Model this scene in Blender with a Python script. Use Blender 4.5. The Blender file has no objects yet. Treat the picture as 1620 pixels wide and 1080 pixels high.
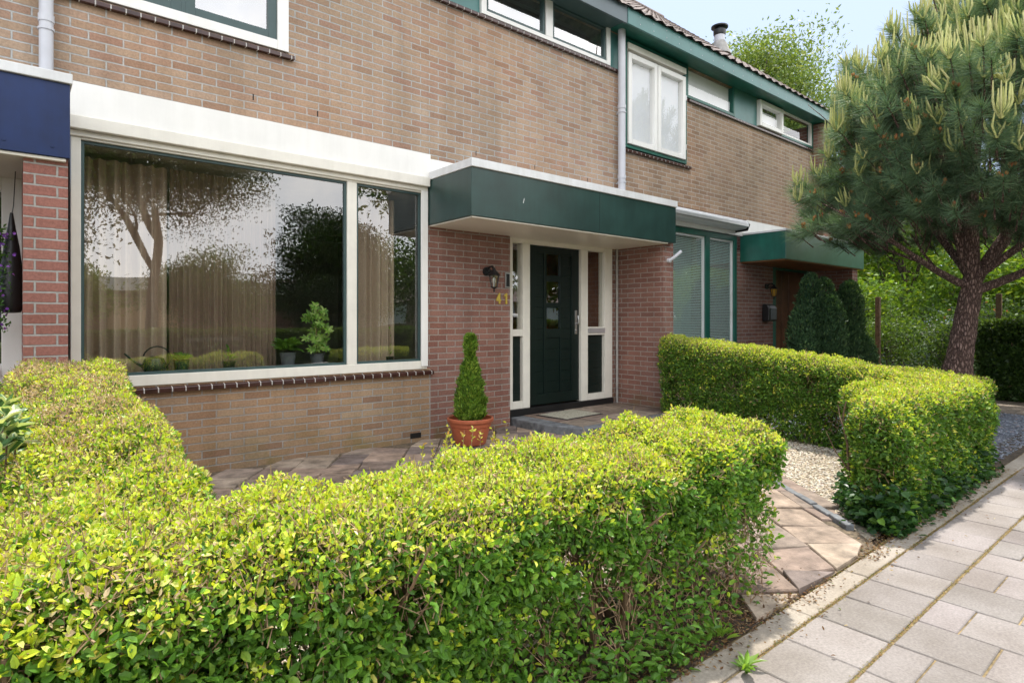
import bpy, math, random
import numpy as np
from mathutils import Vector, Matrix
random.seed(7)
RNG = np.random.default_rng(11)
SC = bpy.context.scene
COL = SC.collection
R = math.radians

# ------------------------------------------------------------------ objects
ORG = {}
def tag(o, label=None, cat=None, group=None, kind=None):
    if label: o['label'] = label
    if cat: o['category'] = cat
    if group: o['group'] = group
    if kind: o['kind'] = kind
    return o

def empty(name, loc, label=None, cat=None, group=None):
    o = bpy.data.objects.new(name, None)
    o.empty_display_size = .1
    COL.objects.link(o)
    o.location = loc
    ORG[o.name] = Vector(loc)
    return tag(o, label, cat, group)

def link(name, me, mat, parent=None, origin=None):
    o = bpy.data.objects.new(name, me)
    COL.objects.link(o)
    if mat is not None: me.materials.append(mat)
    if parent is not None:
        o.parent = parent
        ORG[o.name] = ORG[parent.name]
    else:
        org = Vector(origin) if origin is not None else Vector((0, 0, 0))
        o.location = org
        ORG[o.name] = org
    return o

def copy_tree(o, parent=None):
    c = o.copy(); COL.objects.link(c); c.parent = parent
    for ch in list(o.children): copy_tree(ch, c)
    return c

def np_mesh(name, V, loops, sizes, col=None, smooth=False, org=(0, 0, 0)):
    me = bpy.data.meshes.new(name)
    V = (np.asarray(V, dtype=np.float32) - np.array(org, dtype=np.float32))
    me.vertices.add(len(V)); me.vertices.foreach_set('co', V.ravel())
    loops = np.asarray(loops, dtype=np.int32).ravel(); sizes = np.asarray(sizes, dtype=np.int32)
    me.loops.add(len(loops)); me.loops.foreach_set('vertex_index', loops)
    st = np.concatenate([[0], np.cumsum(sizes)[:-1]]).astype(np.int32)
    me.polygons.add(len(sizes)); me.polygons.foreach_set('loop_start', st)
    me.polygons.foreach_set('use_smooth', np.full(len(sizes), smooth))
    if col is not None:
        a = me.attributes.new('col', 'FLOAT_COLOR', 'POINT')
        c = np.ones((len(V), 4), dtype=np.float32); c[:, :3] = col
        a.data.foreach_set('color', c.ravel())
    me.update(calc_edges=True); me.validate()
    return me

class MB:
    def __init__(s): s.v = []; s.f = []; s.c = []; s.col = (1, 1, 1); s.hascol = False
    def setcol(s, c): s.col = c; s.hascol = True; return s
    def add(s, vs, fs):
        n = len(s.v); s.v += [tuple(p) for p in vs]; s.c += [s.col] * len(vs)
        s.f += [tuple(i + n for i in f) for f in fs]; return s
    def box(s, x0, x1, y0, y1, z0, z1):
        v = [(x0,y0,z0),(x1,y0,z0),(x1,y1,z0),(x0,y1,z0),(x0,y0,z1),(x1,y0,z1),(x1,y1,z1),(x0,y1,z1)]
        return s.add(v, [(0,3,2,1),(4,5,6,7),(0,1,5,4),(1,2,6,5),(2,3,7,6),(3,0,4,7)])
    def prism(s, pts, axis, a, b):
        """pts 2-D outline extruded along an axis from a to b"""
        n = len(pts)
        def mk(p, t):
            return (t, p[0], p[1]) if axis == 0 else ((p[0], t, p[1]) if axis == 1 else (p[0], p[1], t))
        v = [mk(p, a) for p in pts] + [mk(p, b) for p in pts]
        f = [tuple(range(n))[::-1], tuple(range(n, 2*n))] + [(i, (i+1) % n, n+(i+1) % n, n+i) for i in range(n)]
        return s.add(v, f)
    def tube(s, pts, rad, sides=8, cap=True):
        P = [Vector(p) for p in pts]; n = len(P)
        if not hasattr(rad, '__len__'): rad = [rad] * n
        v = []; up = Vector((0.3, 0.2, 1)).normalized(); ref = None
        for i, p in enumerate(P):
            d = (P[min(i+1, n-1)] - P[max(i-1, 0)]).normalized()
            if ref is None:
                ref = d.cross(up if abs(d.dot(up)) < .95 else Vector((1, 0, 0))).normalized()
            a = (ref - d * ref.dot(d)).normalized(); ref = a; b = d.cross(a)
            for k in range(sides):
                t = 2*math.pi*k/sides
                v.append(p + (a*math.cos(t) + b*math.sin(t)) * rad[i])
        f = [(i*sides+k, i*sides+(k+1) % sides, (i+1)*sides+(k+1) % sides, (i+1)*sides+k) for i in range(n-1) for k in range(sides)]
        if cap: f += [tuple(range(sides))[::-1], tuple((n-1)*sides+k for k in range(sides))]
        return s.add(v, f)
    def lathe(s, prof, c, sides=24, capb=True, capt=False):
        v = []
        for r, z in prof:
            for k in range(sides):
                t = 2*math.pi*k/sides; v.append((c[0]+r*math.cos(t), c[1]+r*math.sin(t), c[2]+z))
        n = len(prof)
        f = [(i*sides+k, i*sides+(k+1) % sides, (i+1)*sides+(k+1) % sides, (i+1)*sides+k) for i in range(n-1) for k in range(sides)]
        if capb: f.append(tuple(range(sides))[::-1])
        if capt: f.append(tuple((n-1)*sides+k for k in range(sides)))
        return s.add(v, f)
    def build(s, name, mat, parent=None, origin=None, bevel=0, smooth=False):
        org = ORG[parent.name] if parent is not None else Vector(origin if origin is not None else (0, 0, 0))
        me = bpy.data.meshes.new(name)
        me.from_pydata([(p[0]-org[0], p[1]-org[1], p[2]-org[2]) for p in s.v], [], s.f)
        me.update()
        uv = me.uv_layers.new(name='UVMap')
        uvs = []
        for p in me.polygons:
            nx, ny, nz = (abs(q) for q in p.normal)
            for vi in p.vertices:
                x, y, z = s.v[vi]
                if nx > ny and nx > nz: uvs += [y, z]
                elif ny >= nz: uvs += [x, z]
                else: uvs += [x, y]
        uv.data.foreach_set('uv', uvs)
        if s.hascol:
            a = me.attributes.new('col', 'FLOAT_COLOR', 'POINT')
            a.data.foreach_set('color', [q for c in s.c for q in (c[0], c[1], c[2], 1)])
        if smooth:
            me.polygons.foreach_set('use_smooth', [True]*len(me.polygons))
            try: me.set_sharp_from_angle(angle=R(40))
            except Exception: pass
        o = link(name, me, mat, parent, origin)
        if bevel:
            m = o.modifiers.new('bevel', 'BEVEL'); m.width = bevel; m.segments = 2; m.limit_method = 'ANGLE'; m.angle_limit = R(35)
        return o

def bx(name, mat, parent, *b, bevel=.003, **k):
    m = MB()
    for q in b: m.box(*q)
    return m.build(name, mat, parent, bevel=bevel, **k)

# ------------------------------------------------------------------ materials
def newmat(name):
    m = bpy.data.materials.new(name); m.use_nodes = True
    nt = m.node_tree; b = nt.nodes['Principled BSDF']
    return m, nt, b
def nd(nt, t, **k):
    n = nt.nodes.new(t)
    for a, v in k.items():
        if hasattr(n, a): setattr(n, a, v)
    return n
def inp(n, **k):
    for a, v in k.items(): n.inputs[a.replace('_', ' ')].default_value = v
    return n
def rgba(c): return (c[0], c[1], c[2], 1)
def ramp(nt, stops, interp='LINEAR'):
    r = nt.nodes.new('ShaderNodeValToRGB'); cr = r.color_ramp; cr.interpolation = interp
    while len(cr.elements) > 1: cr.elements.remove(cr.elements[-1])
    cr.elements[0].position = stops[0][0]; cr.elements[0].color = rgba(stops[0][1])
    for p, c in stops[1:]:
        e = cr.elements.new(p); e.color = rgba(c)
    return r
def mixc(nt, fac, a, b, mode='MIX'):
    m = nt.nodes.new('ShaderNodeMix'); m.data_type = 'RGBA'; m.blend_type = mode
    L = nt.links
    for sock, val in ((m.inputs[0], fac), (m.inputs[6], a), (m.inputs[7], b)):
        if isinstance(val, (int, float)): sock.default_value = val
        elif isinstance(val, tuple): sock.default_value = rgba(val)
        else: L.new(val, sock)
    return m.outputs[2]
def noise(nt, vec, scale, detail=4, rough=.6):
    n = nt.nodes.new('ShaderNodeTexNoise'); n.inputs['Scale'].default_value = scale
    n.inputs['Detail'].default_value = detail; n.inputs['Roughness'].default_value = rough
    if vec is not None: nt.links.new(vec, n.inputs['Vector'])
    return n
def bump(nt, b, h, dist=.01, st=1.0):
    n = nt.nodes.new('ShaderNodeBump'); n.inputs['Distance'].default_value = dist; n.inputs['Strength'].default_value = st
    nt.links.new(h, n.inputs['Height']); nt.links.new(n.outputs[0], b.inputs['Normal']); return n

def mat_plain(name, c, rough=.5, metal=0, var=.08, nscale=6, bmp=.0, spec=.5, bscale=60, wear=0):
    m, nt, b = newmat(name)
    tc = nd(nt, 'ShaderNodeTexCoord')
    n = noise(nt, tc.outputs['Object'], nscale, 5)
    lo = tuple(q*(1-var*1.6) for q in c); hi = tuple(min(1, q*(1+var)) for q in c)
    r = ramp(nt, [(.3, lo), (.7, hi)]); nt.links.new(n.outputs[0], r.inputs[0])
    outc = r.outputs[0]
    if wear:
        mp = nd(nt, 'ShaderNodeMapping'); mp.inputs['Scale'].default_value = (14, 14, 1.1); nt.links.new(tc.outputs['Object'], mp.inputs[0])
        n4 = noise(nt, mp.outputs[0], 1.0, 6, .65); r4 = ramp(nt, [(.30, (1-wear*.6, 1-wear*.63, 1-wear*.7)), (.62, (1, 1, 1))]); nt.links.new(n4.outputs[0], r4.inputs[0])
        outc = mixc(nt, 1.0, outc, r4.outputs[0], 'MULTIPLY')
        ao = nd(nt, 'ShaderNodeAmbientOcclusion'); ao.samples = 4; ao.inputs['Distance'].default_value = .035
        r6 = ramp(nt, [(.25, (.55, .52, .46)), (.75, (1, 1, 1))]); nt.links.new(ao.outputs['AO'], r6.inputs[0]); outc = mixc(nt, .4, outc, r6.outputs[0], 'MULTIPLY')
    nt.links.new(outc, b.inputs['Base Color'])
    b.inputs['Roughness'].default_value = rough; b.inputs['Metallic'].default_value = metal
    b.inputs['Specular IOR Level'].default_value = spec
    if bmp:
        n2 = noise(nt, tc.outputs['Object'], bscale, 4); bump(nt, b, n2.outputs[0], bmp)
    return m

def mat_brick(name, stops, mortar, dirt=.35, w=.222, h=.0667, stain=(.12, .1, .07)):
    m, nt, b = newmat(name); L = nt.links
    uv = nd(nt, 'ShaderNodeUVMap')
    nz = noise(nt, uv.outputs[0], 9, 2)
    va = nd(nt, 'ShaderNodeVectorMath', operation='MULTIPLY_ADD'); L.new(nz.outputs['Color'], va.inputs[0])
    va.inputs[1].default_value = (.006, .006, 0); L.new(uv.outputs[0], va.inputs[2])
    nz2 = noise(nt, uv.outputs[0], 70, 2)
    vb = nd(nt, 'ShaderNodeVectorMath', operation='MULTIPLY_ADD'); L.new(nz2.outputs['Color'], vb.inputs[0])
    vb.inputs[1].default_value = (.004, .004, 0); L.new(va.outputs[0], vb.inputs[2])
    br = nd(nt, 'ShaderNodeTexBrick'); L.new(vb.outputs[0], br.inputs['Vector'])
    br.offset = .5; br.squash = 1
    inp(br, Scale=1, Mortar_Size=.0068, Mortar_Smooth=.3, Bias=0, Brick_Width=w, Row_Height=h)
    br.inputs['Color1'].default_value = (0, 0, 0, 1); br.inputs['Color2'].default_value = (1, 1, 1, 1); br.inputs['Mortar'].default_value = (.5, .5, .5, 1)
    r = ramp(nt, stops); L.new(br.outputs['Color'], r.inputs[0])
    # streaks within bricks
    ng = noise(nt, uv.outputs[0], 55, 5, .7)
    rg = ramp(nt, [(.3, (.62, .6, .58)), (.72, (1.15, 1.12, 1.1))]); L.new(ng.outputs[0], rg.inputs[0])
    c1 = mixc(nt, .8, r.outputs[0], rg.outputs[0], 'MULTIPLY')
    nm = noise(nt, uv.outputs[0], 30, 4)
    rm = ramp(nt, [(.3, tuple(q*.7 for q in mortar)), (.7, mortar)]); L.new(nm.outputs[0], rm.inputs[0])
    mps = nd(nt, 'ShaderNodeMapping'); mps.inputs['Scale'].default_value = (5, .45, 1); L.new(uv.outputs[0], mps.inputs[0])
    nst = noise(nt, mps.outputs[0], 1.0, 5, .6); rst = ramp(nt, [(.30, (.88, .87, .85)), (.6, (1.08, 1.08, 1.08))]); L.new(nst.outputs[0], rst.inputs[0])
    c2 = mixc(nt, br.outputs['Fac'], c1, rm.outputs[0]); c2 = mixc(nt, 1.0, c2, rst.outputs[0], 'MULTIPLY')
    # large stains
    nl = noise(nt, uv.outputs[0], .9, 6, .65)
    rl = ramp(nt, [(.45, (0, 0, 0)), (.75, (dirt, dirt, dirt))]); L.new(nl.outputs[0], rl.inputs[0])
    c3 = mixc(nt, rl.outputs[0], c2, stain)
    npt = noise(nt, uv.outputs[0], .55, 3, .5); rpt = ramp(nt, [(.36, (1.04, .97, .92)), (.5, (1, 1, 1)), (.64, (.90, .93, .93))]); L.new(npt.outputs[0], rpt.inputs[0])
    c3 = mixc(nt, 1.0, c3, rpt.outputs[0], 'MULTIPLY')
    # pale specks and smears of mortar
    ns = noise(nt, uv.outputs[0], 14, 6, .7)
    rs = ramp(nt, [(.66, (0, 0, 0)), (.74, (.45, .45, .45))]); L.new(ns.outputs[0], rs.inputs[0])
    c4 = mixc(nt, rs.outputs[0], c3, tuple(q*1.1 for q in mortar))
    # damp green-ochre foot of the wall
    sp = nd(nt, 'ShaderNodeSeparateXYZ'); L.new(uv.outputs[0], sp.inputs[0])
    mr = nd(nt, 'ShaderNodeMapRange'); L.new(sp.outputs[1], mr.inputs[0])
    mr.inputs[1].default_value = .0; mr.inputs[2].default_value = .42; mr.inputs[3].default_value = 1; mr.inputs[4].default_value = 0
    n5 = noise(nt, uv.outputs[0], 3.2, 4)
    r5 = ramp(nt, [(.46, (0, 0, 0)), (.62, (.55, .55, .55))]); L.new(n5.outputs[0], r5.inputs[0])
    ml = nd(nt, 'ShaderNodeMath', operation='MULTIPLY'); L.new(mr.outputs[0], ml.inputs[0]); L.new(r5.outputs[0], ml.inputs[1])
    c5 = mixc(nt, ml.outputs[0], c4, (.16, .13, .035))
    L.new(c5, b.inputs['Base Color'])
    b.inputs['Roughness'].default_value = .85; b.inputs['Specular IOR Level'].default_value = .25
    inv = nd(nt, 'ShaderNodeMath', operation='SUBTRACT'); inv.inputs[0].default_value = 1; L.new(br.outputs['Fac'], inv.inputs[1])
    ad = nd(nt, 'ShaderNodeMath', operation='MULTIPLY_ADD'); L.new(ng.outputs[0], ad.inputs[0]); ad.inputs[1].default_value = .5; L.new(inv.outputs[0], ad.inputs[2])
    bump(nt, b, ad.outputs[0], .006, 1)
    return m

def mat_leaf(name, rough=.45, trans=.35, attr=True, c=(.1, .2, .03), tint=(1.25, 1.15, .5)):
    m, nt, b = newmat(name); L = nt.links
    if attr:
        a = nd(nt, 'ShaderNodeAttribute', attribute_name='col'); src = a.outputs['Color']
    else:
        rg = nd(nt, 'ShaderNodeRGB'); rg.outputs[0].default_value = rgba(c); src = rg.outputs[0]
    L.new(src, b.inputs['Base Color']); b.inputs['Roughness'].default_value = rough
    b.inputs['Specular IOR Level'].default_value = .4
    tr = nd(nt, 'ShaderNodeBsdfTranslucent')
    tcol = mixc(nt, 1.0, src, tint, 'MULTIPLY'); L.new(tcol, tr.inputs['Color'])
    mx = nd(nt, 'ShaderNodeMixShader'); mx.inputs[0].default_value = trans
    L.new(b.outputs[0], mx.inputs[1]); L.new(tr.outputs[0], mx.inputs[2])
    L.new(mx.outputs[0], nt.nodes['Material Output'].inputs[0])
    return m

def mat_attr(name, rough=.8, nscale=25, var=.35, bmp=.003, bscale=120, spec=.3):
    m, nt, b = newmat(name); L = nt.links
    a = nd(nt, 'ShaderNodeAttribute', attribute_name='col')
    tc = nd(nt, 'ShaderNodeTexCoord')
    n = noise(nt, tc.outputs['Object'], nscale, 6, .65)
    r = ramp(nt, [(.3, (1-var,)*3), (.7, (1+var*.4,)*3)]); L.new(n.outputs[0], r.inputs[0])
    n3 = noise(nt, tc.outputs['Object'], 2.2, 4)
    r3 = ramp(nt, [(.35, (.78, .76, .73)), (.62, (1.05, 1.05, 1.05))]); L.new(n3.outputs[0], r3.inputs[0])
    c = mixc(nt, 1.0, a.outputs['Color'], r.outputs[0], 'MULTIPLY')
    c = mixc(nt, 1.0, c, r3.outputs[0], 'MULTIPLY')
    L.new(c, b.inputs['Base Color']); b.inputs['Roughness'].default_value = rough
    b.inputs['Specular IOR Level'].default_value = spec
    if bmp:
        n2 = noise(nt, tc.outputs['Object'], bscale, 5); bump(nt, b, n2.outputs[0], bmp)
    return m

def mat_glass(name, refl=.2, tcol=(.82, .86, .82), wav=.0006):
    m, nt, b = newmat(name); L = nt.links; nt.nodes.remove(b)
    ge = nd(nt, 'ShaderNodeNewGeometry'); dt = nd(nt, 'ShaderNodeVectorMath', operation='DOT_PRODUCT'); L.new(ge.outputs['Normal'], dt.inputs[0]); L.new(ge.outputs['Incoming'], dt.inputs[1])
    ab = nd(nt, 'ShaderNodeMath', operation='ABSOLUTE'); L.new(dt.outputs['Value'], ab.inputs[0])
    om = nd(nt, 'ShaderNodeMath', operation='SUBTRACT'); om.inputs[0].default_value = 1; L.new(ab.outputs[0], om.inputs[1])
    fr = nd(nt, 'ShaderNodeMath', operation='POWER'); L.new(om.outputs[0], fr.inputs[0]); fr.inputs[1].default_value = 4
    ma = nd(nt, 'ShaderNodeMath', operation='MULTIPLY_ADD', use_clamp=True); L.new(fr.outputs[0], ma.inputs[0])
    ma.inputs[1].default_value = 1.3; ma.inputs[2].default_value = refl
    t = nd(nt, 'ShaderNodeBsdfTransparent'); t.inputs[0].default_value = rgba(tcol)
    g = nd(nt, 'ShaderNodeBsdfGlossy'); g.inputs['Roughness'].default_value = .0; g.inputs['Color'].default_value = (1, 1, 1, 1)
    tc = nd(nt, 'ShaderNodeTexCoord'); n = noise(nt, tc.outputs['Object'], 1.6, 1)
    bp = nd(nt, 'ShaderNodeBump'); bp.inputs['Distance'].default_value = wav*8; bp.inputs['Strength'].default_value = .5
    L.new(n.outputs[0], bp.inputs['Height']); L.new(bp.outputs[0], g.inputs['Normal'])
    mx = nd(nt, 'ShaderNodeMixShader'); L.new(ma.outputs[0], mx.inputs[0]); L.new(t.outputs[0], mx.inputs[1]); L.new(g.outputs[0], mx.inputs[2])
    L.new(mx.outputs[0], nt.nodes['Material Output'].inputs[0])
    return m

def mat_bark(name, c1, c2, scale=(9, 9, 2.2), dist=.02):
    m, nt, b = newmat(name); L = nt.links
    tc = nd(nt, 'ShaderNodeTexCoord'); mp = nd(nt, 'ShaderNodeMapping'); mp.inputs['Scale'].default_value = scale
    L.new(tc.outputs['Object'], mp.inputs[0])
    n0 = noise(nt, mp.outputs[0], 1.5, 3)
    va = nd(nt, 'ShaderNodeVectorMath', operation='MULTIPLY_ADD'); L.new(n0.outputs['Color'], va.inputs[0]); va.inputs[1].default_value = (.7, .7, .7); L.new(mp.outputs[0], va.inputs[2])
    v = nd(nt, 'ShaderNodeTexVoronoi', feature='DISTANCE_TO_EDGE'); L.new(va.outputs[0], v.inputs['Vector']); v.inputs['Scale'].default_value = 1.6
    r = ramp(nt, [(0, tuple(q*.35 for q in c1)), (.12, c1), (.5, c2)]); L.new(v.outputs[0], r.inputs[0])
    n = noise(nt, tc.outputs['Object'], 30, 6); r2 = ramp(nt, [(.3, (.65,)*3), (.7, (1.15,)*3)]); L.new(n.outputs[0], r2.inputs[0])
    c = mixc(nt, 1., r.outputs[0], r2.outputs[0], 'MULTIPLY'); L.new(c, b.inputs['Base Color'])
    b.inputs['Roughness'].default_value = .9
    r3 = ramp(nt, [(0, (0, 0, 0)), (.25, (1, 1, 1))]); L.new(v.outputs[0], r3.inputs[0])
    ad = nd(nt, 'ShaderNodeMath', operation='MULTIPLY_ADD'); L.new(n.outputs[0], ad.inputs[0]); ad.inputs[1].default_value = .6; L.new(r3.outputs[0], ad.inputs[2])
    bump(nt, b, ad.outputs[0], dist, 1)
    return m

M = {}
M['beige'] = mat_brick('beige brick', [(0, (.34, .22, .155)), (.2, (.41, .292, .205)), (.5, (.445, .33, .24)), (.75, (.42, .29, .21)), (.9, (.37, .23, .17)), (1, (.47, .36, .27))], (.52, .51, .495), .22)
M['beige_dark'] = mat_brick('brown brick', [(0, (.30, .20, .135)), (.4, (.38, .265, .18)), (.8, (.42, .30, .21)), (1, (.33, .22, .155))], (.54, .49, .44), .2)
M['red'] = mat_brick('red brick', [(0, (.225, .11, .09)), (.4, (.26, .135, .108)), (.8, (.30, .165, .135)), (1, (.21, .11, .092))], (.38, .34, .31), .15)
M['redbright'] = mat_brick('bright red brick', [(0, (.28, .12, .095)), (.5, (.34, .16, .13)), (1, (.28, .115, .095))], (.40, .375, .35), .1)
M['white'] = mat_plain('white paint', (.84, .83, .80), .35, var=.03, nscale=3, wear=.08)
M['cream'] = mat_plain('cream paint', (.80, .77, .69), .4, var=.04, wear=.10)
M['cap'] = mat_plain('white metal cap', (.76, .77, .78), .3, var=.06, nscale=4, wear=.2)
M['dgreen'] = mat_plain('dark green panel', (.020, .055, .049), .36, var=.2, nscale=3, spec=.6, wear=.25, bmp=.0006, bscale=2.5)
M['doorgreen'] = mat_plain('door green', (.0035, .0115, .0095), .4, var=.1, spec=.4)
M['nbgreen'] = mat_plain('neighbour green', (.014, .12, .09), .38, var=.2, nscale=3, wear=.3, bmp=.0006, bscale=2.5)
M['fasciag'] = mat_plain('green fascia', (.07, .20, .19), .4, var=.1, nscale=3)
M['fasciab'] = mat_plain('slate fascia', (.085, .12, .135), .4, var=.08, nscale=3)
M['blue'] = mat_plain('blue panel', (.007, .026, .115), .4, var=.2, nscale=3, wear=.3, bmp=.0006, bscale=2.5)
M['framegrn'] = mat_plain('grey green frame', (.045, .085, .085), .4, var=.08)
M['zinc'] = mat_plain('pvc grey', (.55, .56, .60), .4, var=.06, nscale=4)
M['silver'] = mat_plain('brushed metal', (.6, .6, .6), .3, 1, var=.05)
M['alu'] = mat_plain('aluminium', (.62, .62, .64), .35, .6, var=.06)
M['black'] = mat_plain('black metal', (.012, .012, .013), .4, var=.1)
M['brass'] = mat_plain('brass', (.62, .46, .08), .4, .25, var=.15, nscale=30)
M['dark'] = mat_plain('dark void', (.01, .01, .01), .9)
M['soffit'] = mat_plain('soffit board', (.72, .68, .60), .35, var=.05, nscale=1.5)
M['silltile'] = mat_plain('glazed sill tile', (.055, .022, .018), .2, var=.3, nscale=12)
M['mortar'] = mat_plain('pale mortar', (.55, .53, .5), .9, var=.15, nscale=40)
M['terracotta'] = mat_plain('terracotta plastic', (.44, .12, .055), .5, var=.15, nscale=8, bmp=.001)
M['soil'] = mat_plain('potting soil', (.05, .035, .025), .95, var=.5, nscale=40, bmp=.01)
M['inwall'] = mat_plain('room wall', (.34, .31, .27), .8, var=.05)
M['infloor'] = mat_plain('room floor', (.11, .075, .05), .5, var=.2)
M['greendark'] = mat_plain('dark green glaze', (.01, .03, .026), .25, var=.2)
M['potgrey'] = mat_plain('grey glazed pot', (.12, .13, .15), .4, var=.2)
M['rubber'] = mat_plain('rubber edge', (.04, .035, .035), .8)
M['mat'] = mat_plain('coir mat', (.42, .40, .31), .95, var=.3, nscale=60, bmp=.004, bscale=300)
M['bluestone'] = mat_plain('bluestone', (.17, .18, .19), .7, var=.35, nscale=12, bmp=.004)
M['wood'] = mat_plain('varnished wood', (.30, .12, .04), .4, var=.3, nscale=4)
M['concrete'] = mat_plain('concrete', (.36, .345, .32), .9, var=.2, nscale=7, bmp=.003)
M['glass'] = mat_glass('window glass', .19, (.92, .94, .90))
M['glass2'] = mat_glass('upper window glass', .34, (.85, .88, .9))
M['glass3'] = mat_glass('net curtained glass', .04, (.95, .96, .97))
M['lampglass'] = mat_glass('lantern glass', .08, (.85, .86, .84))
M['amber'] = mat_plain('amber glass', (.45, .25, .04), .2, var=.1)
M['blind'] = mat_plain('white blind slat', (.86, .87, .88), .5, var=.03)
M['bark'] = mat_bark('grey brown bark', (.13, .095, .07), (.24, .18, .14))
M['pinebark'] = mat_bark('pine bark', (.22, .13, .10), (.46, .31, .25), (22, 22, 7), .02)
M['hedgestem'] = mat_plain('hedge stem', (.20, .125, .07), .8, var=.35, nscale=25, bmp=.003)
M['twig'] = mat_plain('clipped twig', (.36, .24, .14), .8, var=.3, nscale=30)
M['leaf'] = mat_leaf('privet leaf', .38, .36)
M['bgleaf'] = mat_leaf('tree leaf', .5, .45)
M['conifer'] = mat_leaf('conifer foliage', .6, .2)
M['needle'] = mat_leaf('pine needle', .5, .2)
M['shoot'] = mat_attr('pine shoot', .6, var=.2, bmp=0)
M['tile'] = mat_attr('concrete paving', .9, 90, .28, .0018, 350, .25)
M['flag'] = mat_attr('flagstone', .8, 9, .55, .004, 90, .35)
M['pebble'] = mat_attr('pebble', .7, 60, .3, 0)

def mat_ground():
    m, nt, b = newmat('garden soil'); L = nt.links
    tc = nd(nt, 'ShaderNodeTexCoord'); n = noise(nt, tc.outputs['Object'], 18, 8, .7)
    r = ramp(nt, [(.35, (.035, .026, .018)), (.55, (.085, .062, .042)), (.7, (.17, .13, .085))]); L.new(n.outputs[0], r.inputs[0])
    L.new(r.outputs[0], b.inputs['Base Color']); b.inputs['Roughness'].default_value = .95
    bump(nt, b, n.outputs[0], .02); return m
M['ground'] = mat_ground()
M['joint'] = mat_plain('sandy joint', (.27, .20, .10), .95, var=.5, nscale=22, bmp=.004)
M['asphalt'] = mat_plain('asphalt', (.06, .06, .062), .85, var=.2, nscale=5, bmp=.003)
M['gravelbed'] = mat_plain('gravel bed', (.42, .36, .27), .95, var=.35, nscale=60, bmp=.01)
M['slatebed'] = mat_plain('slate gravel bed', (.20, .22, .26), .9, var=.35, nscale=60, bmp=.01)
M['grass'] = mat_plain('grass sheet', (.05, .10, .02), .95, var=.5, nscale=7, bmp=.02)

# ------------------------------------------------------------------ noise
class Wob:
    """smooth random field made of a few plane waves"""
    def __init__(s, scale, n=9, seed=0):
        g = np.random.default_rng(seed); d = g.normal(size=(n, 3)); d /= np.linalg.norm(d, axis=1)[:, None]
        s.k = d * (2*np.pi/scale) * g.uniform(.6, 1.7, (n, 1)); s.p = g.uniform(0, 6.28, n); s.n = n
    def __call__(s, P): return np.sin(P @ s.k.T + s.p).sum(1) / math.sqrt(s.n/2) * .5

def norm(a): return a / (np.linalg.norm(a, axis=1)[:, None] + 1e-9)

def leaf_mesh(name, P, D, N, ln, wd, col, kind='oval', org=(0, 0, 0)):
    """P base points, D direction, N normal; kind: oval (8 verts), quad (4 verts)"""
    D = norm(D); N = norm(N - D * (N*D).sum(1)[:, None]); S = np.cross(D, N)
    n = len(P); ln = ln[:, None]; wd = wd[:, None]
    if kind == 'oval':
        fold = (.12 + .22*RNG.random(n))[:, None] * wd
        curl = (RNG.normal(0, .12, n))[:, None] * ln
        V = np.empty((n, 8, 3), dtype=np.float32)
        V[:, 0] = P
        V[:, 1] = P + D*ln*.33; V[:, 2] = P + D*ln*.70 - N*curl*.4; V[:, 3] = P + D*ln - N*curl
        V[:, 4] = P + D*ln*.30 + S*wd*.46 + N*fold; V[:, 5] = P + D*ln*.68 + S*wd*.40 + N*(fold - curl*.4)
        V[:, 6] = P + D*ln*.30 - S*wd*.46 + N*fold; V[:, 7] = P + D*ln*.68 - S*wd*.40 + N*(fold - curl*.4)
        pat = np.array([0, 1, 4, 1, 2, 5, 4, 2, 3, 5, 0, 6, 1, 1, 6, 7, 2, 2, 7, 3]); sz = np.array([3, 4, 3, 3, 4, 3]); k = 8
    elif kind == 'quad':
        V = np.empty((n, 4, 3), dtype=np.float32)
        V[:, 0] = P; V[:, 1] = P + D*ln*.5 + S*wd*.5; V[:, 2] = P + D*ln; V[:, 3] = P + D*ln*.5 - S*wd*.5
        pat = np.array([0, 1, 2, 3]); sz = np.array([4]); k = 4
    else:  # needle
        V = np.empty((n, 3, 3), dtype=np.float32)
        V[:, 0] = P + S*wd*.5; V[:, 1] = P - S*wd*.5; V[:, 2] = P + D*ln
        pat = np.array([0, 1, 2]); sz = np.array([3]); k = 3
    loops = (np.arange(n)[:, None]*k + pat[None, :]).ravel()
    sizes = np.tile(sz, n)
    return np_mesh(name, V.reshape(-1, 3), loops, sizes, np.repeat(col, k, axis=0), False, org)

def pick(cols, wts, n):
    i = RNG.choice(len(cols), n, p=np.array(wts)/sum(wts)); c = np.array(cols, dtype=np.float32)[i]
    return c * RNG.uniform(.75, 1.2, (n, 1)) * RNG.uniform(.96, 1.04, (n, 3))

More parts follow.
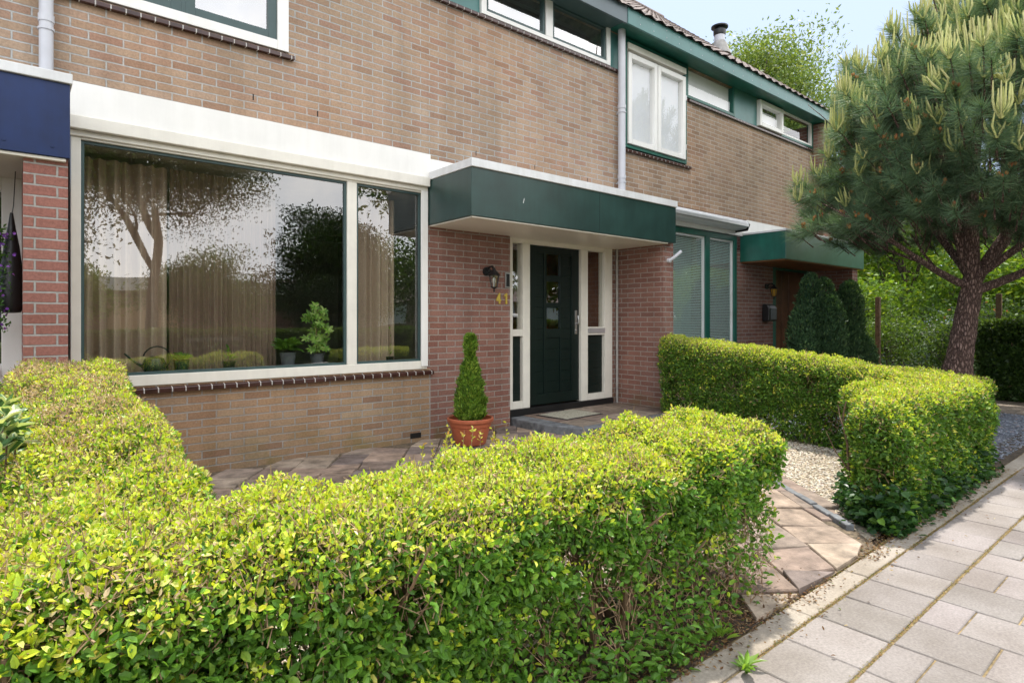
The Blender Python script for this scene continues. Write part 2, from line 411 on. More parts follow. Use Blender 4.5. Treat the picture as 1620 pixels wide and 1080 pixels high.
# ------------------------------------------------------------------ hedges
def hedge(name, boxes, hfun, bounds, ntry, label, group, leafsz, low, kind='oval', origin=(0, 0, 0), stems=None,
          top_cols=None, side_cols=None, thick=.10, seed=1, twigs=3000, rnd=.12, dens=1.0, stemr=1.0, topw=.16, amp=.03, gapb=.95, tan=None, openf=None):
    root = empty(name, origin, label, 'hedge', group)
    w1 = Wob(.55, seed=seed); w2 = Wob(.16, seed=seed+1); w3 = Wob(.30, seed=seed+2)
    def sdf(P):
        dx = None
        for (x0, x1, y0, y1) in boxes:
            cx, cy, hx, hy = (x0+x1)/2, (y0+y1)/2, (x1-x0)/2-.12, (y1-y0)/2-.12
            qx = np.abs(P[:, 0]-cx)-hx; qy = np.abs(P[:, 1]-cy)-hy
            d = np.hypot(np.maximum(qx, 0), np.maximum(qy, 0)) + np.minimum(np.maximum(qx, qy), 0) - .12
            dx = d if dx is None else np.minimum(dx, d)
        # waist narrower near the ground
        dx = dx + .02*np.clip(1-P[:, 2]/.55, 0, 1)
        dz = P[:, 2] - hfun(P[:, 0], P[:, 1])
        a = dx + rnd; b = dz + rnd
        return np.hypot(np.maximum(a, 0), np.maximum(b, 0)) + np.minimum(np.maximum(a, b), 0) - rnd + amp*w1(P) + .022*w2(P)
    lo = np.array(bounds[0]); hi = np.array(bounds[1])
    P = lo + (hi-lo)*RNG.random((ntry, 3))
    d = sdf(P); depth = -d
    hz = np.clip(P[:, 2]/np.maximum(hfun(P[:, 0], P[:, 1]), .1), 0, 1)
    keep = (depth > -.012) & (depth < thick*2.2)
    P = P[keep]; depth = depth[keep]; hz = hz[keep]
    pr = np.exp(-np.maximum(depth, 0)/thick) * dens
    lowf = low + (1-low)*np.clip((hz-.12)/.5, 0, 1)
    gap = np.clip(gapb + 1.3*w3(P) + .9*(hz-.35), .06, 1)
    if openf is not None: lowf = lowf*openf(P, hz)
    pr = pr * lowf * np.where(hz > .8, 1, gap)
    k = RNG.random(len(P)) < pr
    P = P[k]; depth = depth[k]; hz = hz[k]
    e = .01
    g = np.stack([(sdf(P + np.eye(3)[i]*e) - sdf(P - np.eye(3)[i]*e)) for i in range(3)], 1); Nn = norm(g)
    n = len(P)
    rn = RNG.normal(size=(n, 3))
    D = norm(Nn*.55 + rn*.75 + np.array([0, 0, .25]))
    N = norm(Nn*.5 + RNG.normal(size=(n, 3))*.55 + np.array([0, 0, .65]))
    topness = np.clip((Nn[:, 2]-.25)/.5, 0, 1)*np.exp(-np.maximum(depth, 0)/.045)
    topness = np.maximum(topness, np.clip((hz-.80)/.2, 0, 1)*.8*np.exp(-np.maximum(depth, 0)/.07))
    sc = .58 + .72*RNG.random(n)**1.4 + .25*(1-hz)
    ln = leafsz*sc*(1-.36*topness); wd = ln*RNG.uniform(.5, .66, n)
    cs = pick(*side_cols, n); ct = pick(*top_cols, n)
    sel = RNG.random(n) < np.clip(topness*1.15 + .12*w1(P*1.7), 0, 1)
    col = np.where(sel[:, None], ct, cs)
    if tan is not None:
        tn = (RNG.random(n) < tan(P)*topness*np.clip(1+.8*w3(P*1.3), .2, 2)); col[tn] = pick([(.62, .46, .28), (.50, .36, .20), (.70, .58, .38)], [3, 2, 2], int(tn.sum())); ln[tn] *= .75; wd[tn] *= .45
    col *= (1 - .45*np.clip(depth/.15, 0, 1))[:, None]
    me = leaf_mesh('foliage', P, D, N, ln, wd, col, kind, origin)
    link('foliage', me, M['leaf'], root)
    # stems and twigs
    mb = MB()
    for (sx, sy) in stems:
        h = float(hfun(np.array([sx]), np.array([sy]))[0])
        x, y = sx, sy; r0 = random.uniform(.007, .014)*stemr; pts = [(x, y, -.02)]; z = 0
        lean = (random.gauss(0, .05), random.gauss(0, .05))
        while z < h*.8:
            z += .1; x = min(max(x + lean[0]*.5 + random.gauss(0, .010), sx-.06), sx+.06); y = min(max(y + lean[1]*.5 + random.gauss(0, .010), sy-.06), sy+.06)
            if random.random() < .2: lean = (random.gauss(0, .05), random.gauss(0, .05))
            pts.append((x, y, z))
        mb.tube(pts, [r0*(1-.6*i/len(pts)) for i in range(len(pts))], 6)
        for q in range(random.randint(3, 5)):
            i = random.randint(2, len(pts)-2); bp = Vector(pts[i]); dr = Vector((random.gauss(0, .5), random.gauss(0, .5), random.uniform(.5, 1.1))).normalized()
            L_ = random.uniform(.12, .32)
            if bp.z + dr.z*L_ > h-.03: L_ = max(.03, (h-.03-bp.z)/max(dr.z, .1))
            p2 = bp + dr*L_*.5 + Vector((random.gauss(0, .015), random.gauss(0, .015), 0)); p3 = p2 + (dr + Vector((0, 0, .3))).normalized()*L_*.5
            mb.tube([bp, p2, p3], [r0*.5, r0*.4, r0*.22], 5)
    mb.build('stem', M['hedgestem'], root, smooth=True)
    # clipped twigs sticking about in the top shell
    Q = lo + (hi-lo)*RNG.random((ntry//3, 3)); dq = -sdf(Q); hq = Q[:, 2]/np.maximum(hfun(Q[:, 0], Q[:, 1]), .1)
    kk = (dq > 0) & (dq < .09) & (RNG.random(len(Q)) < np.where(hq > .8, 1, .35)); Q = Q[kk][:twigs]
    n = len(Q); D = norm(RNG.normal(size=(n, 3))*.6 + np.array([0, 0, .7])); ln = RNG.uniform(.03, .11, n)[:, None]
    S1 = norm(np.cross(D, RNG.normal(size=(n, 3)))); S2 = np.cross(D, S1); rr = .0017 if leafsz < .04 else .0025
    V = np.empty((n, 6, 3), dtype=np.float32)
    for j in range(3):
        a = 2*math.pi*j/3; o = S1*math.cos(a) + S2*math.sin(a); V[:, j] = Q - D*ln*.5 + o*rr; V[:, 3+j] = Q + D*ln*.5 + o*rr*.7
    pat = np.array([0, 1, 4, 3, 1, 2, 5, 4, 2, 0, 3, 5])
    me = np_mesh('twig', V.reshape(-1, 3), (np.arange(n)[:, None]*6+pat).ravel(), np.full(n*3, 4), None, False, origin)
    link('twig', me, M['twig'], root)
    return root

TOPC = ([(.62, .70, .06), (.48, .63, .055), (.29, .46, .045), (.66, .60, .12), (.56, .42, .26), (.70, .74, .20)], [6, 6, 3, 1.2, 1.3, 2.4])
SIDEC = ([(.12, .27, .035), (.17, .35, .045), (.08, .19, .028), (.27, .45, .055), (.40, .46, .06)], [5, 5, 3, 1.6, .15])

def h1fun(x, y): return .765 + .03*np.clip((x-1.8)/.8, 0, 1) + .27*np.clip((y+3.4)/2.0, 0, 1)
def h2fun(x, y): return .775 + .31*np.clip((y+3.9)/3.0, 0, 1) + 0*x
st = [(x, random.uniform(-4.09, -3.72)) for x in np.arange(-1.0, 2.65, .05)] + [(2.62, -3.75), (2.66, -3.95), (2.6, -3.6)]
st += [(random.uniform(.1, .4), y) for y in np.arange(-3.3, -.9, .12)]
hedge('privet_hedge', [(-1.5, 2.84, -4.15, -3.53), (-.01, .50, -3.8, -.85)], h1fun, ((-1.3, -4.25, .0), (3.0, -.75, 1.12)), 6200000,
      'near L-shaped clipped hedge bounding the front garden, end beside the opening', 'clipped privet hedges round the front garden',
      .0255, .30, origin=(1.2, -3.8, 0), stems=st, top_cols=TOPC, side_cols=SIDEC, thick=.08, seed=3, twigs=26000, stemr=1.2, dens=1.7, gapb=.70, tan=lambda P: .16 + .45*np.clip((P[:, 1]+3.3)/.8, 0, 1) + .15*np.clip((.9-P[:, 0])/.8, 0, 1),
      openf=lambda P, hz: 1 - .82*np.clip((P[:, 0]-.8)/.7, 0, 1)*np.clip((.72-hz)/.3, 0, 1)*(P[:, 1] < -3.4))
st = [(x, random.uniform(-4.0, -3.75)) for x in np.arange(4.6, 6.6, .1)] + [(4.3, -4.08), (4.42, -4.0)] + [(random.uniform(6.45, 6.75), y) for y in np.arange(-3.6, -.9, .13)]
TOP2 = (TOPC[0], [5, 5, 3.5, 1.4, 1.6, 1.8])
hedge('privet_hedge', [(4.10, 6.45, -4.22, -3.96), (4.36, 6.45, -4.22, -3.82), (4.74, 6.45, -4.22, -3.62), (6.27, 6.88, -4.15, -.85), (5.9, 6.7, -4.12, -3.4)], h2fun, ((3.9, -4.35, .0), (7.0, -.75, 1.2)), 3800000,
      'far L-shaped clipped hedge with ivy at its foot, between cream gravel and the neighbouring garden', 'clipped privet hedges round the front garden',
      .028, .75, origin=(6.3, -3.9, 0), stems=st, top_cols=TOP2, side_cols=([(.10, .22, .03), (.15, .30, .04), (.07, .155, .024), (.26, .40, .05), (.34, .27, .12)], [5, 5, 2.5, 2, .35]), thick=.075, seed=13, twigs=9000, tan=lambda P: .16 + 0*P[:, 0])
# dark hedge across the far path
hf3 = lambda x, y: 1.27 + 0*x
hedge('boundary_hedge', [(12.1, 12.8, -9.5, -2.85)], hf3, ((11.95, -9.6, 0), (12.95, -2.75, 1.35)), 1200000,
      'tall dark green hedge beyond the pine tree across the far path', None, .06, .8, kind='quad', origin=(12.4, -6, 0),
      stems=[(12.3, y) for y in np.arange(-9, -3, .35)], top_cols=([(.12, .2, .03), (.07, .13, .02)], [2, 1]), side_cols=([(.05, .105, .025), (.08, .15, .03), (.035, .075, .018)], [3, 2, 3]), thick=.09, seed=23, twigs=800)

# ------------------------------------------------------------------ trees
def tree(name, label, x, y, h, cr, base_z, cols, wts, group=None, n=26000, leaf=.13, stems=1, trunkr=.16, lean=(0, 0), seed=1, sq=1.0, clump=70, cat='tree', mat='bgleaf', loose=.5, aspect=.45, droop=0):
    g = random.Random(seed); rng = np.random.default_rng(seed)
    root = empty(name, (x, y, 0), label, cat, group)
    mb = MB(); tips = []
    def limb(p, d, L_, r, lv):
        pts = [p]; q = p.copy(); dd = d.copy(); k = 5
        for i in range(k):
            dd = (dd + Vector((g.gauss(0, .13), g.gauss(0, .13), g.gauss(.04, .08)))).normalized(); q = q + dd*L_/k; pts.append(q.copy())
        if lv > 0 and (((pts[-1][0]-x-lean[0]*h*.6)/cr)**2 + ((pts[-1][1]-y-lean[1]*h*.6)/cr)**2 + ((pts[-1][2]-(h+base_z)/2)/((h-base_z)/2))**2) > 1.0: return
        mb.tube(pts, [r*(1-.5*i/k) for i in range(k+1)], 8 if lv < 2 else 5)
        if lv >= 3: tips.append(q); return
        for b in range(3 if lv else 4):
            i = g.randint(2, k); nd_ = (dd*.6 + Vector((g.gauss(0, .75), g.gauss(0, .75), g.uniform(-.1, .6)))).normalized()
            limb(pts[i], nd_, L_*g.uniform(.5, .72), r*.5, lv+1)
        if lv == 2: tips.append(q)
    for s in range(stems):
        a = 6.28*s/stems + seed; d = Vector((lean[0] + (.22*math.cos(a) if stems > 1 else 0), lean[1] + (.22*math.sin(a) if stems > 1 else 0), 1)).normalized()
        limb(Vector((x + .12*math.cos(a)*(stems > 1), y + .12*math.sin(a)*(stems > 1), -.05)), d, h*.5, trunkr, 0)
    mb.build('trunk', M['bark'], root, smooth=True)
    c = np.array([x + lean[0]*h*.6, y + lean[1]*h*.6, (h+base_z)/2]); rad = np.array([cr, cr, (h-base_z)/2*sq])
    # clump centres: noisy ellipsoid volume, biased to the outside
    cc = rng.normal(size=(clump, 3)); cc /= np.linalg.norm(cc, axis=1)[:, None]
    cc *= rng.uniform(.35, 1, (clump, 1))**.6 * rng.uniform(.7, 1.1, (clump, 1)); cc = c + cc*rad*.86
    tp = np.array([list(t) for t in tips]) if tips else cc[:1]
    ins = (((tp - c)/rad)**2).sum(1) < 1.25; tp = tp[ins]
    if len(tp): cc = np.vstack([cc, tp])
    idx = rng.integers(0, len(cc), n); cs_ = rng.uniform(.16, .30, len(cc))*cr*loose*1.6
    P = cc[idx] + np.clip(rng.normal(size=(n, 3)), -1.55, 1.55)*cs_[idx][:, None]*np.array([1, 1, .7])
    P = P[P[:, 2] > base_z*.6]; idx = idx[:0]; n = len(P)
    D = norm(rng.normal(size=(n, 3)) + np.array([0, 0, -droop])); N = norm(rng.normal(size=(n, 3)) + np.array([0, 0, .8]))
    col = pick(cols, wts, n)
    ln = leaf*rng.uniform(.6, 1.3, n)
    me = leaf_mesh('crown', P, D, N, ln, ln*aspect, col, 'quad', (x, y, 0))
    link('crown', me, M[mat], root)
    return root

G_BR = ([(.20, .33, .035), (.14, .26, .03), (.30, .40, .05), (.09, .18, .025)], [4, 4, 2, 2])
G_MID = ([(.09, .17, .03), (.06, .12, .02), (.14, .24, .04)], [4, 3, 2])
G_DK = ([(.03, .07, .018), (.05, .10, .022), (.02, .05, .012)], [3, 3, 2])
GT = 'trees behind the terrace and the fence'
tree('birch_tree', 'loose feathery pale green tree rising over the tiled roof', 25.5, 8.4, 14.6, 4.5, 5.5, *([(.17, .25, .06), (.12, .19, .045), (.25, .32, .09)], [3, 3, 2]), GT, 60000, .18, 1, .2, seed=5, clump=170, loose=.34, aspect=.40)
tree('garden_tree', 'low pale green tree between roof end and pine tree', 29, 3.5, 9.6, 3.0, 1.5, *G_MID, GT, 13000, .24, seed=6)
tree('garden_tree', 'three stemmed tree standing behind the wire fence', 20.5, 1.0, 6.6, 2.6, 2.6, *G_BR, GT, 16000, .17, 3, .13, seed=7, loose=.5)
tree('garden_tree', 'bright yellow green tree just left of the pine trunk', 19.5, -2.0, 3.9, 2.3, .5, *G_BR, GT, 20000, .13, seed=8, trunkr=.08)
tree('garden_tree', 'bright green drooping tree right of the pine trunk', 17.5, -5.0, 4.2, 2.3, 1.1, *G_BR, GT, 16000, .13, seed=9, trunkr=.09, droop=.6)
tree('garden_tree', 'light green tree far right beyond the dark hedge', 22, -9.0, 5.0, 3.2, .8, *G_BR, GT, 15000, .17, seed=10)
tree('garden_tree', 'dark green tree behind the bright foliage at the street end', 31, -5.5, 8.5, 4.2, 1.0, *G_MID, GT, 14000, .26, seed=12)
tree('garden_tree', 'mid green tree at the far end of the row beside the house', 26, -1.0, 6.5, 3.2, .6, *G_MID, GT, 15000, .2, seed=14)
tree('climbing_shrub', 'loose dark shrub in front of the dark hedge beside the pine trunk', 12.9, -2.2, 1.5, .8, .1, *([(.06, .12, .025), (.12, .20, .03), (.035, .07, .02)], [4, 3, 2]), None, 5000, .06, 4, .02, seed=45, cat='shrub')
tree('climbing_shrub', 'dark twiggy shrub climbing the wire fence beside the pine tree', 14.3, -2.4, 1.75, 1.15, .1, *([(.06, .12, .025), (.10, .18, .03), (.035, .07, .02), (.3, .12, .1)], [4, 3, 2, .12]), None, 8000, .075, 4, .03, seed=15, cat='shrub')
tree('climbing_shrub', 'light green shrub behind the fence post', 14.8, -.7, 1.6, .8, .1, *([(.13, .22, .035), (.08, .15, .025)], [3, 2]), None, 4500, .07, 3, .02, seed=16, cat='shrub')
tree('garden_tree', 'pale green tree filling the gap behind the fence', 24, 2.6, 4.6, 2.8, .2, *G_BR, GT, 22000, .17, seed=41)
tree('garden_tree', 'bright green bush in the garden behind the wire fence', 17.0, .6, 2.7, 1.6, .1, *G_BR, GT, 12000, .12, seed=42, trunkr=.05)
# trees and things across the street, seen in the window reflections
GR = 'trees across the street'
tree('street_tree', 'spreading tree across the street mirrored in the large window', 3.1, -15.5, 9.4, 4.8, 4.2, *([(.10, .14, .04), (.07, .10, .03), (.16, .19, .05)], [3, 3, 2]), GR, 120000, .09, 1, .20, seed=21, clump=120, loose=.36, aspect=.45)
tree('street_tree', 'dense dark evergreen across the street mirrored in the large window', 8.6, -14.5, 5.6, 2.1, .4, *G_DK, GR, 42000, .11, seed=22, trunkr=.12)
tree('street_tree', 'bright tree mirrored in the narrow window pane', 14.5, -16.5, 5.4, 3.3, 1.2, *G_MID, GR, 14000, .2, seed=24)
tree('street_tree', 'tall loose tree mirrored near the canopy', 11.8, -13.5, 8.0, 2.6, 4.5, *G_MID, GR, 8000, .18, seed=25, loose=.4)
tree('street_tree', 'leafy tree mirrored at the left edge of the large window', -.8, -13.5, 7.5, 3.0, 1.6, *G_MID, GR, 40000, .11, seed=26)
tree('street_tree', 'low rounded green tree mirrored between the large trees', 6.0, -19.5, 4.3, 2.6, .4, *G_MID, GR, 26000, .12, seed=51, trunkr=.1)
tree('street_tree', 'bright green garden tree mirrored beyond the hedge', 1.0, -20.5, 3.9, 2.2, .3, *G_BR, GR, 22000, .12, seed=52, trunkr=.1)
tree('street_tree', 'mid green tree mirrored at the right of the large window', 12.5, -21, 6.0, 3.0, .5, *G_MID, GR, 26000, .14, seed=53)
tree('street_tree', 'broad green tree mirrored in the blinds window', 22, -15, 6.5, 4.0, 1.0, *G_MID, GR, 14000, .24, seed=27)

# ------------------------------------------------------------------ pine tree
def pine():
    bx_, by_ = 9.7, -3.2
    root = empty('pine_tree', (bx_, by_, 0), 'large pine with thick cracked trunk and upright pale young shoots', 'tree')
    g = random.Random(3); rng = np.random.default_rng(33)
    # trunk with ridged bark
    path = [(-.04, .03, -.1, .25), (-.04, .03, .25, .21), (-.02, .02, .6, .17), (.03, -.01, .95, .145), (.07, -.04, 1.3, .132), (.11, -.08, 1.6, .13), (.14, -.10, 1.88, .10)]
    V = []; F = []; sides = 40; rings = 60
    ws = Wob(.35, seed=5); wf = Wob(.09, seed=6)
    for i in range(rings):
        t = i/(rings-1)*(len(path)-1); k = min(int(t), len(path)-2); f = t-k
        a, b = path[k], path[k+1]; cx, cy, cz, cr = (a[j]*(1-f)+b[j]*f for j in range(4))
        for s in range(sides):
            an = 2*math.pi*s/sides; p = np.array([[math.cos(an)*cr, math.sin(an)*cr, cz*.5]])
            r = cr*(1 + .07*ws(p)[0] + .05*wf(p)[0])
            V.append((bx_+cx+r*math.cos(an), by_+cy+r*math.sin(an), cz))
    F = [(i*sides+k, i*sides+(k+1) % sides, (i+1)*sides+(k+1) % sides, (i+1)*sides+k) for i in range(rings-1) for k in range(sides)]
    mb = MB(); mb.add(V, F)
    fork = Vector((bx_+.14, by_-.10, 1.82))
    tips = []
    def limb(p, d, L_, r, lv):
        pts = [p.copy()]; q = p.copy(); dd = d.copy(); k = 6
        for i in range(k):
            dd = (dd + Vector((g.gauss(0, .10), g.gauss(0, .10), .05 + g.gauss(0, .05)))).normalized(); q = q + dd*L_/k; pts.append(q.copy())
        mb.tube(pts, [r*(1-.6*i/k) for i in range(k+1)], 10 if lv == 0 else 6)
        if lv >= 2: return
        for b in range(4):
            i = g.randint(2, k); n2 = (dd*.7 + Vector((g.gauss(0, .6), g.gauss(0, .6), g.uniform(0, .5)))).normalized()
            limb(pts[i], n2, L_*g.uniform(.4, .6), r*.42, lv+1)
    toL = Vector((-.7678, .6407, 0))   # toward picture left as seen from the street
    limb(fork, (toL*.15 + Vector((0, 0, 1))).normalized(), 2.6, .085, 0)
    limb(fork - Vector((0, 0, .1)), (-toL*.55 + Vector((0, 0, 1))).normalized(), 2.6, .075, 0)
    limb(fork - Vector((0, 0, .1)), (toL + Vector((0, 0, .30))).normalized(), 1.5, .055, 0)
    limb(fork - Vector((0, 0, .15)), (-toL + Vector((0, 0, .28))).normalized(), 2.2, .065, 0)
    limb(fork, (Vector((.6, .7, .8))).normalized(), 2.4, .06, 0)
    limb(fork, (Vector((-.6, -.8, .9))).normalized(), 2.2, .055, 0)
    limb(fork, (Vector((.9, -.4, .7))).normalized(), 2.4, .055, 0)
    limb(fork, Vector((.05, .05, 1)), 3.6, .10, 0)
    mb.build('trunk', M['pinebark'], root, smooth=True)
    # shoots: positions in a lumpy crown shell
    lobes_ = [(np.array([bx_+.38, by_-.32, 3.05]), np.array([2.28, 2.28, 2.3]), .6), (np.array([bx_+1.3, by_-1.0, 3.8]), np.array([2.1, 2.1, 2.8]), .4)]
    c = np.array([bx_+.6, by_-.5, 3.6])
    wc = Wob(1.6, seed=9)
    P = []; Dn = []; OU = []
    while len(P) < 3100:
        d = rng.normal(size=3); d /= np.linalg.norm(d)
        if d[2] < -.80: continue
        rr = rng.uniform(.42, 1.0)**.42; cA, rad, _w = lobes_[0 if rng.random() < .6 else 1]
        lump = 1 + .26*wc((d*2.4)[None, :])[0]
        wid = 1.0
        p = cA + d*rad*rr*lump
        ra = math.hypot(p[0]-bx_-.15, p[1]-by_+.1)
        if p[2] < 2.1 + .3*rng.random() + .35*min(ra/2.2, 1): continue
        if p[2] < 3.0 and rr < .5 and ra < .35: continue
        oth = lobes_[1 if cA is lobes_[0][0] else 0]
        if np.linalg.norm((p-oth[0])/oth[1]) < .72: continue
        hd = math.hypot(d[0], d[1])
        up = np.array([d[0], d[1], .55 + .7*max(d[2], 0)]); OU.append(rr); P.append(p); Dn.append(up/np.linalg.norm(up))
    P = np.array(P); Dn = np.array(Dn); T = len(P)
    outer = np.array(OU)
    mt = MB()
    for i in range(0, T):
        q = P[i] - Dn[i]*.30; mt.tube([q - np.array([0, 0, .05]), (q+P[i])/2, P[i]], [.011, .008, .006], 4, cap=False)
    mt.build('branchlet', M['pinebark'], root)
    K = 170
    idx = np.repeat(np.arange(T), K); n = len(idx)
    tt = rng.uniform(-.17, .01, n); B = P[idx] + Dn[idx]*tt[:, None]
    rad_d = rng.normal(size=(n, 3)); ax = Dn[idx]; rad_d = norm(rad_d - ax*(rad_d*ax).sum(1)[:, None])
    sp = np.clip(.45 + 1.9*(-tt/.17) + rng.normal(0, .3, n), .15, 2.8)
    D = norm(ax*.9 + rad_d*sp[:, None]*1.1 + np.array([0, 0, -.12]))
    ln = rng.uniform(.15, .25, n); wd = np.full(n, .0056)
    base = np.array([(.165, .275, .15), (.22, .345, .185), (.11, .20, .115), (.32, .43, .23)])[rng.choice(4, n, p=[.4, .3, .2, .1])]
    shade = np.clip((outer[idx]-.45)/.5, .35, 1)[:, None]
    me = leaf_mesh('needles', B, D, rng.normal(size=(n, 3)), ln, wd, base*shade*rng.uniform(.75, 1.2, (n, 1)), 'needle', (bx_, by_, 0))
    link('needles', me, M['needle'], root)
    # young upright shoots and pollen cones
    ms = MB(); mc = MB()
    for i in range(T):
        if outer[i] < .80: continue
        hi_ = (P[i][2]-c[2])/2.6
        p = Vector(P[i])
        if hi_ > -.28 and g.random() < .5 + .8*hi_:
            k = g.randint(3, 9); LS = g.uniform(.55, 1.15); tx_, ty_ = g.gauss(0, .02), g.gauss(0, .02)
            for q in range(k):
                a = 6.28*q/k + g.random(); sp_ = g.uniform(.035, .085); L_ = g.uniform(.12, .34)*(1 if q else 1.3)*LS
                d = Vector((math.cos(a)*sp_, math.sin(a)*sp_, 0)); b0 = p + d*.1
                cc_ = g.choice([(.72, .72, .28), (.54, .57, .18), (.68, .65, .28)])
                ms.setcol(cc_); ms.tube([b0 - Vector((0, 0, .03)), p + d*.85 + Vector((0, 0, .04+L_*.05)), p + d*1.1 + Vector((0, 0, L_*.4)), p + d*1.15 + Vector((tx_+g.gauss(0, .01), ty_+g.gauss(0, .01), L_))], [.009, .0115, .012, .006], 5)
        elif hi_ < .45 and g.random() < .40:
            for q in range(g.randint(3, 7)):
                o = Vector((g.gauss(0, .022), g.gauss(0, .022), g.uniform(-.01, .06)))
                mc.setcol(g.choice([(.42, .17, .05), (.5, .24, .08), (.34, .13, .05)])); mc.lathe([(.004, 0), (.016, .012), (.017, .03), (.006, .045)], p+o, 6, capt=True)
    tag(ms.build('young_shoots', M['shoot'], root, smooth=True), kind='stuff')
    tag(mc.build('pollen_cones', M['shoot'], root, smooth=True), kind='stuff')
pine()
# bare branch of another tree reaching in at the far right is part of the bright tree's kind; a slim grey lamp post beyond
lp = empty('lamp_post', (21, -2.6, 0), 'slim pale lamp post beyond the fence behind the pine trunk', 'lamp post')
MB().tube([(21, -2.6, 0), (21, -2.6, 4.2)], [.06, .045], 10).build('pole', M['cap'], lp)
MB().tube([(21, -2.6, 4.2), (20.8, -2.6, 4.35), (20.4, -2.6, 4.38)], [.05, .05, .07], 8).build('lamp_head', M['zinc'], lp)

# ------------------------------------------------------------------ dense conifers
def cypress(name, label, x, y, z0, h, prof, cols, n, leaf, parent=None, group=None, spread=.5, seed=1, lobes=None):
    rng = np.random.default_rng(seed)
    root = parent or empty(name, (x, y, z0), label, 'conifer', group)
    lobes = lobes or [(0, 0, 1, 1)]
    Ps = []; Ns = []
    wv = Wob(.12, seed=seed)
    for (ox, oy, sr, sh) in lobes:
        m = n//len(lobes)
        t = rng.random(m)**1.0; a = rng.uniform(0, 2*np.pi, m)
        r = np.interp(t, [p[0] for p in prof], [p[1] for p in prof])*sr
        P = np.stack([r*np.cos(a), r*np.sin(a), t*h*sh], 1)
        w = wv(P); rr = r*(1 + .16*w)*rng.uniform(.72, 1.03, m)
        P = np.stack([x+ox+rr*np.cos(a), y+oy+rr*np.sin(a), z0+t*h*sh], 1)
        Ps.append(P); Ns.append(np.stack([np.cos(a), np.sin(a), np.zeros(m)], 1))
    P = np.vstack(Ps); No = np.vstack(Ns); n = len(P)
    D = norm(No*spread + np.array([0, 0, 1.0]) + rng.normal(size=(n, 3))*.38); N = norm(No + rng.normal(size=(n, 3))*.6)
    col = pick(*cols, n); ln = leaf*rng.uniform(.6, 1.3, n)
    me = leaf_mesh('foliage', P, D, N, ln, ln*.38, col, 'quad', ORG[root.name])
    link('foliage', me, M['conifer'], root)
    MB().tube([(x, y, z0-.03), (x, y, z0+h*.8)], [.025, .008], 6).build('stem', M['bark'], root)
    return root
pf = [(0, .8), (.15, 1.0), (.6, 1.0), (.8, .88), (.92, .66), (.98, .35), (1, .1)]
YC = ([(.05, .11, .045), (.075, .15, .06), (.03, .07, .03), (.13, .22, .075)], [4, 3, 3, 1])
cypress('column_conifer', 'broad dark conifer of several columns before the neighbouring wooden door', 10.35, -1.0, 0, 2.05, [(p, r*.30) for p, r in pf], YC, 42000, .055, group='dark conifers in the neighbouring garden',
        lobes=[(-.06, 0, .8, 1), (-.36, .02, .75, .74), (.24, -.08, .75, .97), (-.52, -.12, .6, .5), (.05, -.26, .8, .82), (.42, -.1, .6, .62)], seed=3)
cypress('column_conifer', 'narrower dark conifer against the neighbouring brick pillar', 11.45, -1.15, 0, 1.98, [(p, r*.29) for p, r in pf], YC, 34000, .055, group='dark conifers in the neighbouring garden',
        lobes=[(-.05, 0, .8, .98), (-.32, -.1, .7, .66), (.2, .05, .8, 1.0), (.05, -.22, .7, .5)], seed=4)

# potted thuja
tp = (3.60, -.52, .03)
pot = empty('plant_pot', tp, 'round terracotta coloured pot on the brown paving by the brick wall', 'plant pot')
MB().lathe([(.155, 0), (.16, .01), (.205, .175), (.20, .18), (.212, .185), (.218, .225), (.236, .23), (.24, .238), (.238, .262), (.228, .268), (.218, .262), (.212, .22), (.19, .21)], tp, 40).build('pot_body', M['terracotta'], pot, smooth=True)
MB().lathe([(.001, .222), (.10, .226), (.20, .215)], tp, 24, capb=False).build('soil', M['soil'], pot, smooth=True)
TC = ([(.11, .22, .02), (.17, .30, .03), (.06, .13, .015), (.27, .38, .05)], [4, 4, 2, 2])
th_ = cypress('potted_thuja', 'small pointed green thuja with a thin top growing in the terracotta coloured pot', 3.60, -.52, .25, .87,
        [(0, .08), (.06, .145), (.25, .14), (.5, .10), (.64, .07), (.72, .034), (.80, .035), (.86, .052), (.93, .048), (1, .02)], TC, 13000, .045, seed=6, spread=.45)

# ------------------------------------------------------------------ ground
def sheet(name, pts, z, mat):
    m = MB(); m.add([(p[0], p[1], z) for p in pts], [tuple(range(len(pts)))]); return tag(m.build(name, mat), kind='structure')
sheet('ground', [(-150, -150), (200, -150), (200, 200), (-150, 200)], -.03, M['ground'])
sheet('lawn', [(13.2, -4.2), (60, -4.2), (60, 30), (13.2, 30)], -.012, M['grass'])
sheet('lawn', [(-30, -30), (60, -30), (60, -11.2), (-30, -11.2)], -.012, M['grass'])
sheet('road', [(-80, -10.5), (120, -10.5), (120, -7.0), (-80, -7.0)], -.02, M['asphalt'])
m = MB(); m.box(-60, 80, -11.2, -10.5, -.08, .07); m.box(-60, 80, -7.0, -6.86, -.08, .0); tag(m.build('kerb', M['concrete'], bevel=.01), kind='structure')
